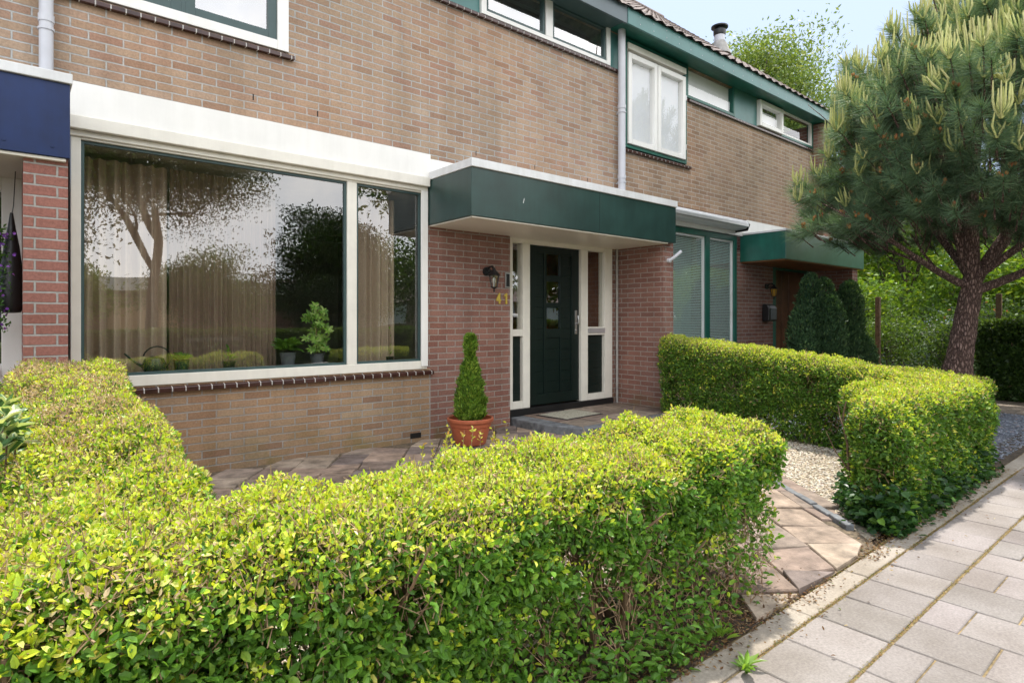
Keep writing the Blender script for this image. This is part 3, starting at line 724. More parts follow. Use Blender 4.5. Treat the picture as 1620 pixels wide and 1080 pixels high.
# pavement tiles
def tile(m, x0, x1, y0, y1, z1, g=.0025, b=.004, jit=.0015):
    x0 += g; x1 -= g; y0 += g; y1 -= g
    dz = [random.gauss(0, jit) for _ in range(4)]
    c = [(x0, y0), (x1, y0), (x1, y1), (x0, y1)]; ci = [(x0+b, y0+b), (x1-b, y0+b), (x1-b, y1-b), (x0+b, y1-b)]
    v = [(p[0], p[1], z1-.03) for p in c] + [(p[0], p[1], z1-b+dz[i]) for i, p in enumerate(c)] + [(p[0], p[1], z1+dz[i]) for i, p in enumerate(ci)]
    f = [(8, 9, 10, 11)] + [(i, (i+1) % 4, 4+(i+1) % 4, 4+i) for i in range(4)] + [(4+i, 4+(i+1) % 4, 8+(i+1) % 4, 8+i) for i in range(4)]
    m.add(v, f)
m = MB(); S = .290
def tcol():
    k = random.uniform(.86, 1.06); m.setcol((.318*k, .286*k*random.uniform(.985, 1.015), .268*k*random.uniform(.975, 1.015)))
for i in range(-14, 60):
    x0 = 2.41 + S*i; x0, x1 = x0, x0+S
    tcol(); tile(m, x0, x1, -4.63, -4.345, 0, .003)
    y = -4.637 - (0 if i % 2 else 0)
    if i % 2 == 0:
        tcol(); tile(m, x0, x1, y-.145, y, 0); y -= .145
    while y > -6.8:
        tcol(); tile(m, x0, x1, max(y-.29, -6.86), y, 0, .004); y -= .29
tag(m.build('pavement', M['tile']), kind='structure')
sheet('pavement_bed', [(-3, -6.86), (21, -6.86), (21, -4.20), (-3, -4.20)], -.007, M['joint'])
m = MB()
for i in range(-8, 22):
    k = random.uniform(.9, 1.05); m.setcol((.42*k, .37*k, .31*k)); x = 2.05 + i*.62
    tile(m, x, x+.62, -4.34, -4.225, .004, .002)
tag(m.build('kerb_strip', M['tile']), kind='structure')
# cream gravel bed, slate gravel bed
sheet('gravel_bed', [(.3, -4.15), (6.6, -4.15), (6.6, -.0), (.3, -.0)], -.006, M['gravelbed'])
sheet('slate_bed', [(6.6, -4.18), (10.6, -4.18), (10.6, 0), (6.6, 0)], -.010, M['slatebed'])
sheet('soil_strip', [(.3, -4.22), (2.75, -4.22), (2.75, -3.55), (.3, -3.55)], .001, M['ground'])
sheet('soil_strip', [(4.0, -4.22), (10.6, -4.22), (10.6, -3.95), (6.5, -3.95), (6.3, -3.75), (4.2, -3.75)], .002, M['ground'])
# far side path
m = MB()
for i in range(40):
    for j in range(6):
        k = random.uniform(.85, 1.05); m.setcol((.30*k, .25*k, .20*k)); tile(m, 10.6+.25*j, 10.85+.25*j, -4.2+.3*i-3, -3.9+.3*i-3, .004)
tag(m.build('side_path', M['tile']), kind='structure')

def inside_path(x, y):
    """brown flagstone area: strip along the wall and walk from the opening to the step"""
    if y > -.02 or y < -4.33 or x < .3 or x > 6.5: return False
    if y > -1.25: return True
    right = np.interp(y, [-4.22, -4.0, -3.7, -3.3, -2.6, -1.9, -1.2], [3.80, 4.02, 4.25, 4.58, 5.2, 5.8, 6.5])
    left = np.interp(y, [-4.22, -3.2, -2.2, -1.2], [2.55, 2.75, 3.2, 3.5])
    return left < x < right
m = MB(); cs, sn = math.cos(R(52)), math.sin(R(52)); s = .30; P2 = {}
def gp(i, j):
    if (i, j) not in P2:
        u = i*s + random.gauss(0, .024); v = j*s*1.15 + (s*.35 if i % 2 else 0) + random.gauss(0, .024); P2[i, j] = (u*cs - v*sn, u*sn + v*cs)
    return P2[i, j]
FC = [(.36, .265, .205), (.32, .24, .195), (.40, .31, .24), (.25, .20, .18), (.34, .27, .22), (.42, .34, .265)]
def rows():
    v = -9.0; pv = {}
    while v < 9:
        hgt = random.uniform(.24, .34); u = -9 + random.random()*.3; jl = [(random.gauss(0, .012), random.gauss(0, .012))]*2
        while u < 9:
            wd_ = random.uniform(.24, .44); c4 = [(u, v), (u+wd_, v), (u+wd_, v+hgt), (u, v+hgt)]
            c4 = [(p[0] + random.gauss(0, .010), p[1] + random.gauss(0, .008)) for p in c4]
            yield [(p[0]*cs - p[1]*sn, p[0]*sn + p[1]*cs) for p in c4]; u += wd_
        v += hgt
if True:
    for q in rows():
        cx = sum(p[0] for p in q)/4; cy = sum(p[1] for p in q)/4
        if not inside_path(cx, cy): continue
        q = [(min(max(p[0], .3), 6.55), min(max(p[1], -4.215), -.003)) for p in q]
        cx = sum(p[0] for p in q)/4; cy = sum(p[1] for p in q)/4
        if abs(sum(q[a][0]*q[(a+1)%4][1]-q[(a+1)%4][0]*q[a][1] for a in range(4))) < .02: continue
        n = 4; z = .022 + random.gauss(0, .004); sl = (random.gauss(0, .022), random.gauss(0, .022))
        def sh(k_, zz): return [(cx + (p[0]-cx)*k_, cy + (p[1]-cy)*k_, zz + sl[0]*(p[0]-cx) + sl[1]*(p[1]-cy)) for p in q]
        v = sh(.972, -.03) + sh(.972, z-.007) + sh(.945, z)
        k_ = random.uniform(.8, 1.1); c = random.choice(FC); m.setcol(tuple(a*k_ for a in c))
        m.add(v, [(8, 9, 10, 11)] + [(a, (a+1) % 4, 4+(a+1) % 4, 4+a) for a in range(4)] + [(4+a, 4+(a+1) % 4, 8+(a+1) % 4, 8+a) for a in range(4)])
tag(m.build('garden_path', M['flag']), kind='structure')
# sand and soil under the flagstones
pp = []
ys = [-4.22, -4.0, -3.7, -3.3, -2.6, -1.9, -1.25]
for y in ys: pp.append((float(np.interp(y, [-4.22, -4.0, -3.7, -3.3, -2.6, -1.9, -1.2], [3.76, 4.0, 4.25, 4.6, 5.25, 5.85, 6.55])), y))
pl = [(6.55, -1.25), (6.55, -.002), (.3, -.002), (.3, -1.3), (3.45, -1.3), (3.15, -2.2), (2.7, -3.2), (2.5, -4.22)]
sheet('path_bed', pp + pl, .004, mat_plain('path joint soil', (.15, .115, .075), .95, var=.5, nscale=25, bmp=.006))
# bluestone edging between path and cream gravel
ed = [(5.9, -1.7), (5.35, -2.35), (4.95, -2.85), (4.62, -3.2), (4.38, -3.48), (4.22, -3.68), (4.08, -3.85), (3.93, -4.02)]
for (a, b) in zip(ed[:-1], ed[1:]):
    A = Vector((a[0], a[1], 0)); B = Vector((b[0], b[1], 0)); d = (B-A).normalized(); n_ = Vector((-d.y, d.x, 0)); m = MB()
    A2 = A + d*.006; B2 = B - d*.006; w = .026; q = [A2+n_*w, A2-n_*w, B2-n_*w, B2+n_*w]
    zt = .032 + random.gauss(0, .004)
    m.prism([(p.x, p.y) for p in q], 2, -.04, zt)
    o = m.build('edging_stone', M['bluestone'], bevel=.008); tag(o, kind='structure')

def pebbles(name, region, n, size, cols, label, cat, z=.0):
    P = []
    while len(P) < n:
        c = region()
        if c: P.append(c)
    P = np.array(P); n = len(P); P = np.column_stack([P, np.full(n, z) + RNG.uniform(0, size*.55, n)])
    base = np.array([(1, 0, 0), (-1, 0, 0), (0, 1, 0), (0, -1, 0), (0, 0, 1), (0, 0, -1), (.6, .6, .5), (-.6, .55, .5), (-.55, -.6, .45), (.6, -.55, .5)])
    fc = np.array([(4, 6, 7), (4, 7, 8), (4, 8, 9), (4, 9, 6), (6, 0, 2), (7, 2, 1), (8, 1, 3), (9, 3, 0), (6, 2, 7), (7, 1, 8), (8, 3, 9), (9, 0, 6)])
    sc = size*RNG.uniform(.45, 1.15, (n, 1, 1))*np.stack([RNG.uniform(.7, 1.3, n), RNG.uniform(.5, .9, n), RNG.uniform(.3, .6, n)], 1)[:, None, :]
    a = RNG.uniform(0, 6.28, n); tl = RNG.normal(0, .3, n)
    V = base[None]*sc + RNG.normal(0, size*.05, (n, 10, 3))
    x = V[..., 0]*np.cos(a)[:, None] - V[..., 1]*np.sin(a)[:, None]; y = V[..., 0]*np.sin(a)[:, None] + V[..., 1]*np.cos(a)[:, None]; zz = V[..., 2] + x*tl[:, None]*.5
    V = np.stack([x, y, zz], -1) + P[:, None, :]
    me = np_mesh(name, V.reshape(-1, 3), (np.arange(n)[:, None]*10 + fc.ravel()[None]).ravel(), np.full(n*12, 3), np.repeat(pick(*cols, n), 10, axis=0))
    return tag(link(name, me, M['pebble']), label, cat, kind='stuff')
def reg1():
    x = random.uniform(.5, 6.35); y = random.uniform(-4.0, -1.1)
    if inside_path(x, y) or (x < 2.75 and y < -3.75): return None
    if x > 2.7 and x < 3.0 and y < -3.9: return None
    return (x, y)
pebbles('gravel', reg1, 42000, .0125, ([(.62, .52, .38), (.72, .64, .50), (.50, .38, .26), (.78, .73, .64), (.36, .30, .24)], [4, 4, 2, 3, 1.2]), 'cream and tan gravel filling the front garden', 'gravel')
def reg2():
    return (random.uniform(6.7, 10.5), random.uniform(-4.15, -1.5))
pebbles('gravel', reg2, 14000, .016, ([(.24, .27, .33), (.34, .37, .42), (.16, .18, .22), (.42, .32, .30)], [4, 3, 3, .4]), 'blue grey slate chippings in the neighbouring garden', 'gravel')

# leaf litter, ivy, weeds
def scatter_leaves(name, n, region, size, cols, label, cat, z=(.004, .02), flat=2.0, mat='bgleaf', asp=.5):
    P = np.array([region() for _ in range(n)]); P = np.column_stack([P[:, :2], RNG.uniform(z[0], z[1], n)]) if P.shape[1] == 2 else P
    D = norm(RNG.normal(size=(n, 3))*np.array([1, 1, .25])); N = norm(RNG.normal(size=(n, 3))*.6 + np.array([0, 0, flat]))
    ln = size*RNG.uniform(.5, 1.2, n)
    me = leaf_mesh(name, P, D, N, ln, ln*asp, pick(*cols, n), 'oval')
    return tag(link(name, me, M[mat]), label, cat, kind='stuff')
def litreg():
    r = random.random()
    if r < .5: return (random.uniform(.6, 3.1), -4.16 + random.gauss(0, .055))
    if r < .62: return (random.uniform(2.4, 2.95), random.uniform(-4.22, -3.9))
    if r < .9: return (random.uniform(3.5, 6.6), -4.21 + random.gauss(0, .05))
    if r < .925: return (random.uniform(2.4, 6.5), -4.22 - abs(random.gauss(0, .14)))
    return (random.uniform(4, 6.6), random.uniform(-1.0, -.05))
scatter_leaves('leaf_litter', 7000, litreg, .018, ([(.22, .12, .06), (.32, .20, .10), (.13, .08, .05), (.42, .34, .2), (.12, .2, .04)], [4, 4, 4, 1.5, .5]), 'brown fallen leaves and scraps along the hedge feet and kerb', 'leaf litter')
def mossreg():
    r = random.random()
    if r < .5: return (random.uniform(2.2, 6.6), -4.342 + random.gauss(0, .006))
    if r < .8: return (random.uniform(2.2, 6.6), -4.634 + random.gauss(0, .005))
    return (random.uniform(2.6, 3.9), -4.222 + random.gauss(0, .01))
scatter_leaves('moss', 7000, mossreg, .008, ([(.30, .25, .07), (.38, .24, .10), (.18, .2, .04)], [3, 3, 2]), 'ochre moss growing in the paving joints', 'moss', z=(-.004, .005))
scatter_leaves('undergrowth', 1500, lambda: (random.uniform(.4, 2.1), -4.17 + random.gauss(0, .04), .01 + random.random()**1.5*.22), .038, ([(.12, .27, .035), (.17, .35, .045), (.08, .19, .028)], [3, 3, 2]), 'green seedlings and low leaves along the near hedge foot', 'undergrowth', flat=1.0, mat='leaf', asp=.5)
def ivyreg():
    t = random.random(); x = 4.02 + 2.3*t**1.2; 
    zz = random.random()**2.2*.28
    return (x + random.gauss(0, .03), -4.20 + random.gauss(0, .045) + zz*.12, .012 + zz)
def ivyreg2():
    a = random.uniform(2.2, 4.4); rr = abs(random.gauss(0, .07)); yy = random.uniform(-4.2, -3.7); return (4.12 + max(0, (yy+4.0))*1.6 + rr*math.cos(a), yy, .015 + random.random()**2*.2)
scatter_leaves('ivy', 2300, lambda: ivyreg() if random.random() < .78 else ivyreg2(), .05, ([(.035, .10, .025), (.06, .15, .035), (.02, .06, .018), (.16, .33, .04)], [4, 3, 3, .7]), 'dark ivy creeping along the foot of the far hedge', 'ivy', flat=1.0, mat='leaf', asp=.85)

def plant(name, label, x, y, z, n, L_, w, cols, up=.8, cat='plant', kind='oval', parent=None, spread=.05, h=.1, mat='leaf', stem=None):
    root = parent or empty(name, (x, y, z), label, cat)
    a = RNG.uniform(0, 6.28, n); t = RNG.random(n)
    P = np.stack([x + np.cos(a)*spread*t, y + np.sin(a)*spread*t, z + RNG.random(n)*h], 1)
    D = norm(np.stack([np.cos(a), np.sin(a), np.full(n, up) + RNG.normal(0, .25, n)], 1)); N = norm(np.array([0, 0, 1.]) + RNG.normal(0, .25, (n, 3)))
    ln = L_*RNG.uniform(.6, 1.15, n)
    me = leaf_mesh('leaves', P, D, N, ln, ln*w, pick(*cols, n), kind, ORG[root.name]); link('leaves', me, M[mat], root)
    if stem: MB().tube([(x, y, z), (x+.005, y, z+h)], stem, 6).build('stem', M['hedgestem'], root)
    return root
WG = ([(.25, .42, .06), (.18, .34, .05)], [1, 1])
plant('weed', 'small bright weed growing at the pavement edge', 2.07, -4.36, 0, 26, .07, .28, WG, .5, 'weed', spread=.02, h=.02)
plant('weed', 'low green seedling weed under the near hedge end', 2.2, -4.18, 0, 30, .06, .3, WG, .9, 'weed', spread=.03, h=.04)
# broad-leaved weed in front of the hedge
plant('weed', 'broad leaved green weed in front of the near hedge foot', 1.28, -4.24, .0, 22, .10, .42, ([(.10, .24, .04), (.07, .18, .03)], [1, 1]), 1.0, 'weed', spread=.04, h=.16)

def variegated(x, y, seed=1):
    root = empty('variegated_shrub', (x, y, 0), 'shrub with cream edged grey green leaves at the left of the near hedge', 'shrub')
    g = random.Random(seed); Vg = []; inner = []
    Pp, Dd, Nn_ = [], [], []
    mb = MB()
    for s in range(34):
        hx = x - .05 + g.gauss(0, .10); hy = y + g.gauss(0, .28); hz = g.uniform(.45, .97)
        mb.tube([(x + (hx-x)*.4, y + (hy-y)*.4, 0), (hx, hy, hz)], [.006, .003], 5)
        for k in range(12):
            a = g.uniform(0, 6.28); e = g.uniform(.1, 1.0); Pp.append((hx, hy, hz - .012*k + .05)); Dd.append((math.cos(a), math.sin(a), e)); Nn_.append((-math.cos(a)*e*.5+g.gauss(0, .2), -math.sin(a)*e*.5+g.gauss(0, .2), 1))
    P = np.array(Pp); D = norm(np.array(Dd)); N = norm(np.array(Nn_)); n = len(P); ln = RNG.uniform(.065, .10, n)
    me = leaf_mesh('leaf_edges', P, D, N, ln, ln*.46, pick([(.50, .60, .32), (.56, .62, .36)], [1, 1], n), 'oval', (x, y, 0)); link('leaf_edges', me, M['leaf'], root)
    for off in (.0022, -.0022):
        me = leaf_mesh('leaves', P + D*ln[:, None]*.07 + N*off, D, N, ln*.84, ln*.30, pick([(.10, .22, .09), (.14, .27, .11)], [1, 1], n), 'oval', (x, y, 0)); link('leaves', me, M['leaf'], root)
    mb.build('stem', M['hedgestem'], root)
variegated(-.07, -2.85)
# wispy sprouts behind the near hedge
rs = empty('sprouting_shrub', (1.45, -3.38, 0), 'thin yellow green sprouts standing behind the near hedge below the pot', 'shrub')
mb = MB(); Pp = []; Dd = []
for i in range(16):
    bx0 = 1.45 + random.gauss(0, .12); by0 = -3.40 + random.gauss(0, .05); tx = bx0 + random.gauss(0, .05); ty = by0 + random.gauss(0, .04); h_ = random.uniform(.74, .84)
    mb.tube([(bx0, by0, 0), (bx0, by0, .5), (tx, ty, h_)], [.003, .002, .001], 4)
    for k in range(9):
        t = random.uniform(.75, 1); Pp.append((bx0+(tx-bx0)*t, by0+(ty-by0)*t, .5+(h_-.5)*t)); Dd.append((random.gauss(0, 1), random.gauss(0, 1), .7))
P = np.array(Pp); n = len(P); ln = RNG.uniform(.012, .024, n)
link('leaves', leaf_mesh('leaves', P, norm(np.array(Dd)), norm(RNG.normal(size=(n, 3))+np.array([0, 0, 1.])), ln, ln*.5, pick([(.5, .5, .06), (.4, .42, .06), (.5, .3, .1)], [3, 3, 1], n), 'oval', (1.45, -3.38, 0)), M['leaf'], rs)
mb.build('stem', M['twig'], rs)

# ------------------------------------------------------------------ houses
def wall_holes(m, x0, x1, z0, z1, holes, y=0.0, depth=.12):
    """front sheet facing -Y with rectangular openings and reveals going in by depth"""
    xs = sorted({x0, x1} | {h[0] for h in holes} | {h[1] for h in holes}); zs = sorted({z0, z1} | {h[2] for h in holes} | {h[3] for h in holes})
    xs = [x for x in xs if x0 <= x <= x1]; zs = [z for z in zs if z0 <= z <= z1]
    for a, b in zip(xs[:-1], xs[1:]):
        for c, d in zip(zs[:-1], zs[1:]):
            if any(h[0] <= a and b <= h[1] and h[2] <= c and d <= h[3] for h in holes): continue
            m.add([(a, y, c), (b, y, c), (b, y, d), (a, y, d)], [(0, 1, 2, 3)])
    for h in holes:
        a, b, c, d = h[:4]; e = y + depth
        m.add([(a, y, c), (a, e, c), (a, e, d), (a, y, d)], [(0, 1, 2, 3)]); m.add([(b, y, c), (b, y, d), (b, e, d), (b, e, c)], [(0, 1, 2, 3)])
        m.add([(a, y, c), (b, y, c), (b, e, c), (a, e, c)], [(0, 1, 2, 3)]); m.add([(a, y, d), (a, e, d), (b, e, d), (b, y, d)], [(0, 1, 2, 3)])

def frame_ring(m, x0, x1, z0, z1, w, y0, y1, wb=None):
    wb = wb or w
    m.box(x0, x0+w, y0, y1, z0, z1); m.box(x1-w, x1, y0, y1, z0, z1); m.box(x0+w, x1-w, y0, y1, z0, z0+wb); m.box(x0+w, x1-w, y0, y1, z1-w, z1)

def sill_tiles(parent, x0, x1, z, y0=-.045, y1=.05, w=.098):
    m = MB(); x = x0; 
    while x < x1-.02:
        e = min(x+w, x1)
        m.prism([(y0, z-.045), (y1, z-.04), (y1, z+.012), (y0+.008, z-.006), (y0, z-.012)], 0, x+.0036, e-.0036); x += w
    o = m.build('window_sill', M['silltile'], parent, bevel=.003)
    m = MB(); m.prism([(y0+.002, z-.043), (y1, z-.038), (y1, z+.010), (y0+.009, z-.008), (y0+.002, z-.014)], 0, x0+.004, x1-.004)
    m.build('sill_joint', M['mortar'], o)
    return o

def roof(parent, x0, x1, seedcol):
    nx = int((x1-x0)/.06); rows = 16; V = []; F = []
    pitch = math.atan2(3.7, 4.35); L_ = 5.7
    for r_ in range(rows):
        for e in (0, 1):
            s_ = (r_ + e)*L_/rows; lift = .03 if e == 0 else .0
            y = -.36 + s_*math.cos(pitch) - lift*math.sin(pitch); z = 5.46 + s_*math.sin(pitch) + lift*math.cos(pitch)
            for i in range(nx+1):
                x = x0 + (x1-x0)*i/nx; w = .018*math.sin(x/.24*2*math.pi)
                V.append((x, y - w*math.sin(pitch), z + w*math.cos(pitch)))
    W = nx+1
    for k in range(2*rows-1):
        for i in range(nx): F.append((k*W+i, k*W+i+1, (k+1)*W+i+1, (k+1)*W+i))
    m = MB(); m.add(V, F); o = m.build('roof', M['rooftile'], parent)
    ry = -.36 + L_*math.cos(pitch); rz = 5.46 + L_*math.sin(pitch)
    m = MB(); m.add([(x0, ry, rz), (x1, ry, rz), (x1, ry+4.3, 5.46), (x0, ry+4.3, 5.46)], [(0, 1, 2, 3)]); m.build('roof', M['rooftile'], parent)
    m = MB(); m.tube([(x0, ry, rz-.02), (x1, ry, rz-.02)], .09, 10); m.build('ridge_tiles', M['rooftile'], parent)
    return ry
M['rooftile'] = mat_plain('roof tile', (.17, .13, .115), .85, var=.35, nscale=6, bmp=.004)

# ---- house 41
H = empty('row_house', (3.4, 0, 0), 'terraced house of tan brick with dark green door and wide white framed window', 'house', 'terraced brick houses of the row')
m = MB()
wall_holes(m, .28, 6.62, 3.02, 5.30, [(-1, 1.93, 3.715, 5.28), (1.93, 6.56, 4.80, 5.30)])
m.build('wall', M['beige'], H)
M['beige_low'] = mat_brick('weathered tan brick', [(0, (.27, .165, .11)), (.2, (.36, .235, .145)), (.5, (.39, .27, .17)), (.75, (.35, .22, .14)), (1, (.41, .30, .20))], (.40, .38, .355), .45, stain=(.17, .14, .11))
m = MB(); wall_holes(m, .28, 3.445, -.1, .77, []); m.build('wall', M['beige_low'], H)
m = MB(); wall_holes(m, 3.44, 4.56, -.1, 2.80, [], y=.001); wall_holes(m, 3.38, 3.44, .77, 2.80, [], y=.001)
m.add([(4.56, .001, -.1), (4.56, .2, -.1), (4.56, .2, 2.8), (4.56, .001, 2.8)], [(0, 1, 2, 3)])
m.build('brick_panel', M['red'], H)
m = MB(); wall_holes(m, 6.5, 6.62, -.1, 2.8, [], y=.08); m.build('brick_panel', M['red'], H)
m = MB(); m.box(6.60, 6.82, -.71, .12, -.1, 2.40); m.build('pillar', M['red'], H)
m = MB(); m.box(3.41, 6.62, .001, .10, 2.34, 3.02); m.build('lintel', M['white'], H)
# seam of sealant between tan and red brick
MB().box(3.436, 3.446, -.002, .01, .0, .73).build('joint', M['concrete'], H)
for x, z in ((1.62, 3.22), (2.2, 3.20), (4.05, 3.16), (4.95, 3.15), (5.9, 3.13)):
    MB().box(x, x+.010, -.001, .01, z, z+.055).build('weep_hole', M['dark'], H)
bx('foundation_vent', M['black'], H, (3.20, 3.33, -.003, .02, .045, .10), bevel=0)
# window
wf = MB(); frame_ring(wf, .33, 3.40, .77, 2.70, .062, -.01, .08, .085)
wf.box(2.50, 2.60, -.005, .08, .855, 2.638)
W1 = wf.build('window', M['cream'], H, bevel=.004)
m = MB(); frame_ring(m, .392, 2.50, .855, 2.638, .022, .015, .05); frame_ring(m, 2.60, 3.338, .855, 2.638, .022, .015, .05); m.build('glazing_bead', M['framegrn'], W1)
for a, b in ((.40, 2.49), (2.61, 3.33)):
    MB().add([(a, .035, .86), (b, .035, .86), (b, .035, 2.64), (a, .035, 2.64)], [(0, 1, 2, 3)]).build('pane', M['glass'], W1)
bx('window_post', M['white'], W1, (3.32, 3.40, -.03, -.01, .80, 2.66))
sill_tiles(H, .5, 3.47, .755)
# white band
m = MB(); m.box(.285, 3.42, -.05, .06, 2.80, 3.05); m.build('white_band', M['white'], H, bevel=.004)
m = MB(); m.box(.285, 3.40, -.075, .0, 2.70, 2.798); m.box(.285, 3.40, -.03, .06, 2.655, 2.70); m.build('awning_rail', M['cream'], H, bevel=.006)
# canopy
C = MB().box(3.41, 6.75, -.80, .0, 2.305, 2.775).build('canopy', M['dgreen'], H, bevel=.003)
bx('cap', M['cap'], C, (3.40, 6.765, -.82, -.0, 2.777, 2.86), bevel=.006)
bx('soffit', M['soffit'], C, (3.43, 6.60, -.785, .1, 2.288, 2.303))
m = MB()
for x in (5.25,): m.box(x, x+.003, -.802, -.799, 2.31, 2.775)
m.build('panel_joint', M['black'], C)
MB().add([(4.07, -.8006, 2.505), (4.078, -.8006, 2.50), (4.09, -.8006, 2.545), (4.086, -.8006, 2.56)], [(0, 1, 2, 3)]).build('scratch', M['cap'], C)
# upper windows
W2 = MB(); frame_ring(W2, -.8, 1.93, 3.72, 5.26, .10, -.02, .09, .085); W2 = W2.build('window', M['white'], H, bevel=.004)
m = MB(); frame_ring(m, -.7, 1.06, 3.805, 5.16, .075, .0, .06); frame_ring(m, 1.09, 1.83, 3.805, 5.16, .075, .0, .06); m.box(1.06, 1.09, .0, .06, 3.805, 5.16); m.build('sash', M['framegrn'], W2, bevel=.003)
for a, b in ((-.62, .985), (1.165, 1.755)): MB().add([(a, .03, 3.88), (b, .03, 3.88), (b, .03, 5.08), (a, .03, 5.08)], [(0, 1, 2, 3)]).build('pane', M['glass2'], W2)
sill_tiles(H, -.6, 1.98, 3.70)
W3 = MB(); frame_ring(W3, 4.12, 6.35, 4.80, 5.40, .075, -.02, .09, .05); W3.box(5.13, 5.25, -.02, .09, 4.85, 5.325); W3 = W3.build('window', M['white'], H, bevel=.004)
m = MB(); frame_ring(m, 4.195, 5.13, 4.85, 5.325, .04, .0, .06); frame_ring(m, 5.25, 6.275, 4.85, 5.325, .04, .0, .06); m.build('sash', M['framegrn'], W3, bevel=.003)
for a, b in ((4.23, 5.09), (5.29, 6.235)): MB().add([(a, .03, 4.88), (b, .03, 4.88), (b, .03, 5.29), (a, .03, 5.29)], [(0, 1, 2, 3)]).build('pane', M['glass2'], W3)
for b_ in ((1.93, 4.12), (6.35, 6.56)): bx('infill_panel', M['fasciag'], H, (b_[0], b_[1], .02, .08, 4.80, 5.4))
sill_tiles(H, 2.0, 6.56, 4.785)
bx('fascia', M['fasciab'], H, (-6, 6.345, -.32, -.29, 5.27, 5.50))
bx('roof_soffit', M['framegrn'], H, (-6, 6.34, -.29, .1, 5.31, 5.33))
bx('curtain', M['potgrey'], H, (-.8, 1.9, .30, .31, 3.6, 5.3), bevel=0); bx('curtain', M['inwall'], H, (4.1, 6.3, .40, .41, 4.7, 5.4), bevel=0)
roof(H, -6.2, 6.35, 0)
# interior of the living room
m = MB()
m.add([(.28, .13, .1), (4.4, .13, .1), (4.4, 5, .1), (.28, 5, .1)], [(0, 1, 2, 3)]); fl = m.build('room_floor', M['infloor'], H)
m = MB()
m.add([(.25, 4.6, .1), (4.45, 4.6, .1), (4.45, 4.6, 2.66), (.25, 4.6, 2.66)], [(3, 2, 1, 0)]); m.add([(.29, .13, .1), (.29, 4.6, .1), (.29, 4.6, 2.66), (.29, .13, 2.66)], [(0, 1, 2, 3)])
m.add([(4.42, .21, .1), (4.42, 4.6, .1), (4.42, 4.6, 2.66), (4.42, .21, 2.66)], [(3, 2, 1, 0)]); m.add([(.29, .1, 2.66), (4.42, .1, 2.66), (4.42, 4.6, 2.66), (.29, 4.6, 2.66)], [(0, 1, 2, 3)])
m.build('room_wall', M['inwall'], H)
bx('window_board', M['potgrey'], H, (.3, 3.42, .085, .32, .80, .85))
def mat_curtain(name, c, alpha):
    m, nt, b = newmat(name); L = nt.links; b.inputs['Base Color'].default_value = rgba(c); b.inputs['Roughness'].default_value = .9
    uv = nd(nt, 'ShaderNodeTexCoord'); n = noise(nt, uv.outputs['Object'], 400, 1); 
    t = nd(nt, 'ShaderNodeBsdfTransparent'); mx = nd(nt, 'ShaderNodeMixShader'); mx.inputs[0].default_value = alpha
    L.new(t.outputs[0], mx.inputs[1]); L.new(b.outputs[0], mx.inputs[2]); L.new(mx.outputs[0], nt.nodes['Material Output'].inputs[0]); return m
M['curtain'] = mat_curtain('taupe curtain', (.50, .38, .30), .97)
M['sheer'] = mat_curtain('sheer curtain', (.60, .42, .33), .42)
def curtain(x0, x1, mat, label, wl=.09, amp=.035):
    n = int((x1-x0)/.008); V = []; ph = random.random()*6
    for i in range(n+1):
        x = x0 + (x1-x0)*i/n; y = .40 + amp*math.sin(x/wl*6.28+ph) + amp*.5*math.sin(x/wl*2.3+1) ; V += [(x, y, .2), (x + .01*math.sin(x*31), y*1.0, 2.6)]
    m = MB(); m.add(V, [(2*i, 2*i+2, 2*i+3, 2*i+1) for i in range(n)]); o = m.build('curtain', M[mat], origin=((x0+x1)/2, .42, .2), smooth=True)
    # build() keeps world coordinates minus origin
    return tag(o, label, 'curtain', 'curtains inside the large window')
curtain(.36, 1.03, 'curtain', 'heavy taupe curtain gathered at the left of the large window')
curtain(1.04, 1.95, 'sheer', 'thin see-through curtain in the middle of the large window', .05, .02)
curtain(2.66, 3.25, 'curtain', 'taupe curtain behind the narrow right pane')

# door set
D_ = MB()
D_.box(4.56, 4.67, .08, .20, .2, 2.33); D_.box(6.34, 6.50, .08, .20, .2, 2.33); D_.box(4.67, 6.34, .08, .20, 2.235, 2.33)
D_.box(4.83, 4.95, .08, .20, .2, 2.235); D_.box(5.87, 6.0, .08, .20, .2, 2.235)
D_.box(4.67, 4.83, .08, .20, 1.09, 1.175); D_.box(4.67, 4.83, .08, .20, .2, .29); D_.box(6.0, 6.34, .08, .20, .2, .285); D_.box(6.0, 6.34, .08, .20, 1.085, 1.115); D_.box(6.0, 6.34, .08, .20, 1.175, 1.195)
DF = D_.build('door_frame', M['cream'], H, bevel=.005)
for a, b in ((4.67, 4.83), (6.0, 6.34)):
    MB().add([(a, .13, 1.18), (b, .13, 1.18), (b, .13, 2.235), (a, .13, 2.235)], [(0, 1, 2, 3)]).build('side_light', M['glass'], DF)
    m = MB(); m.box(a, b, .135, .16, .285, 1.09)
    for k in range(7): m.box(a+.004, b-.004, .129, .135, .30+.112*k, .30+.112*k+.106)
    m.build('side_panel', M['doorgreen'], DF, bevel=.002)
bx('letter_slot', M['alu'], DF, (6.005, 6.335, .068, .085, 1.113, 1.177))
dl = MB(); Y0 = .125
dl.box(4.95, 5.09, Y0, .17, .215, 2.235); dl.box(5.73, 5.87, Y0, .17, .215, 2.235); dl.box(5.09, 5.73, Y0, .17, .215, .35); dl.box(5.09, 5.73, Y0, .17, 2.14, 2.235)
dl.box(5.225, 5.275, Y0, .17, .35, 2.14); dl.box(5.515, 5.565, Y0, .17, .35, 2.14)
for z0, z1 in ((1.06, 1.175), (1.445, 1.515), (1.785, 1.865)): dl.box(5.275, 5.515, Y0+.001, .17, z0, z1)
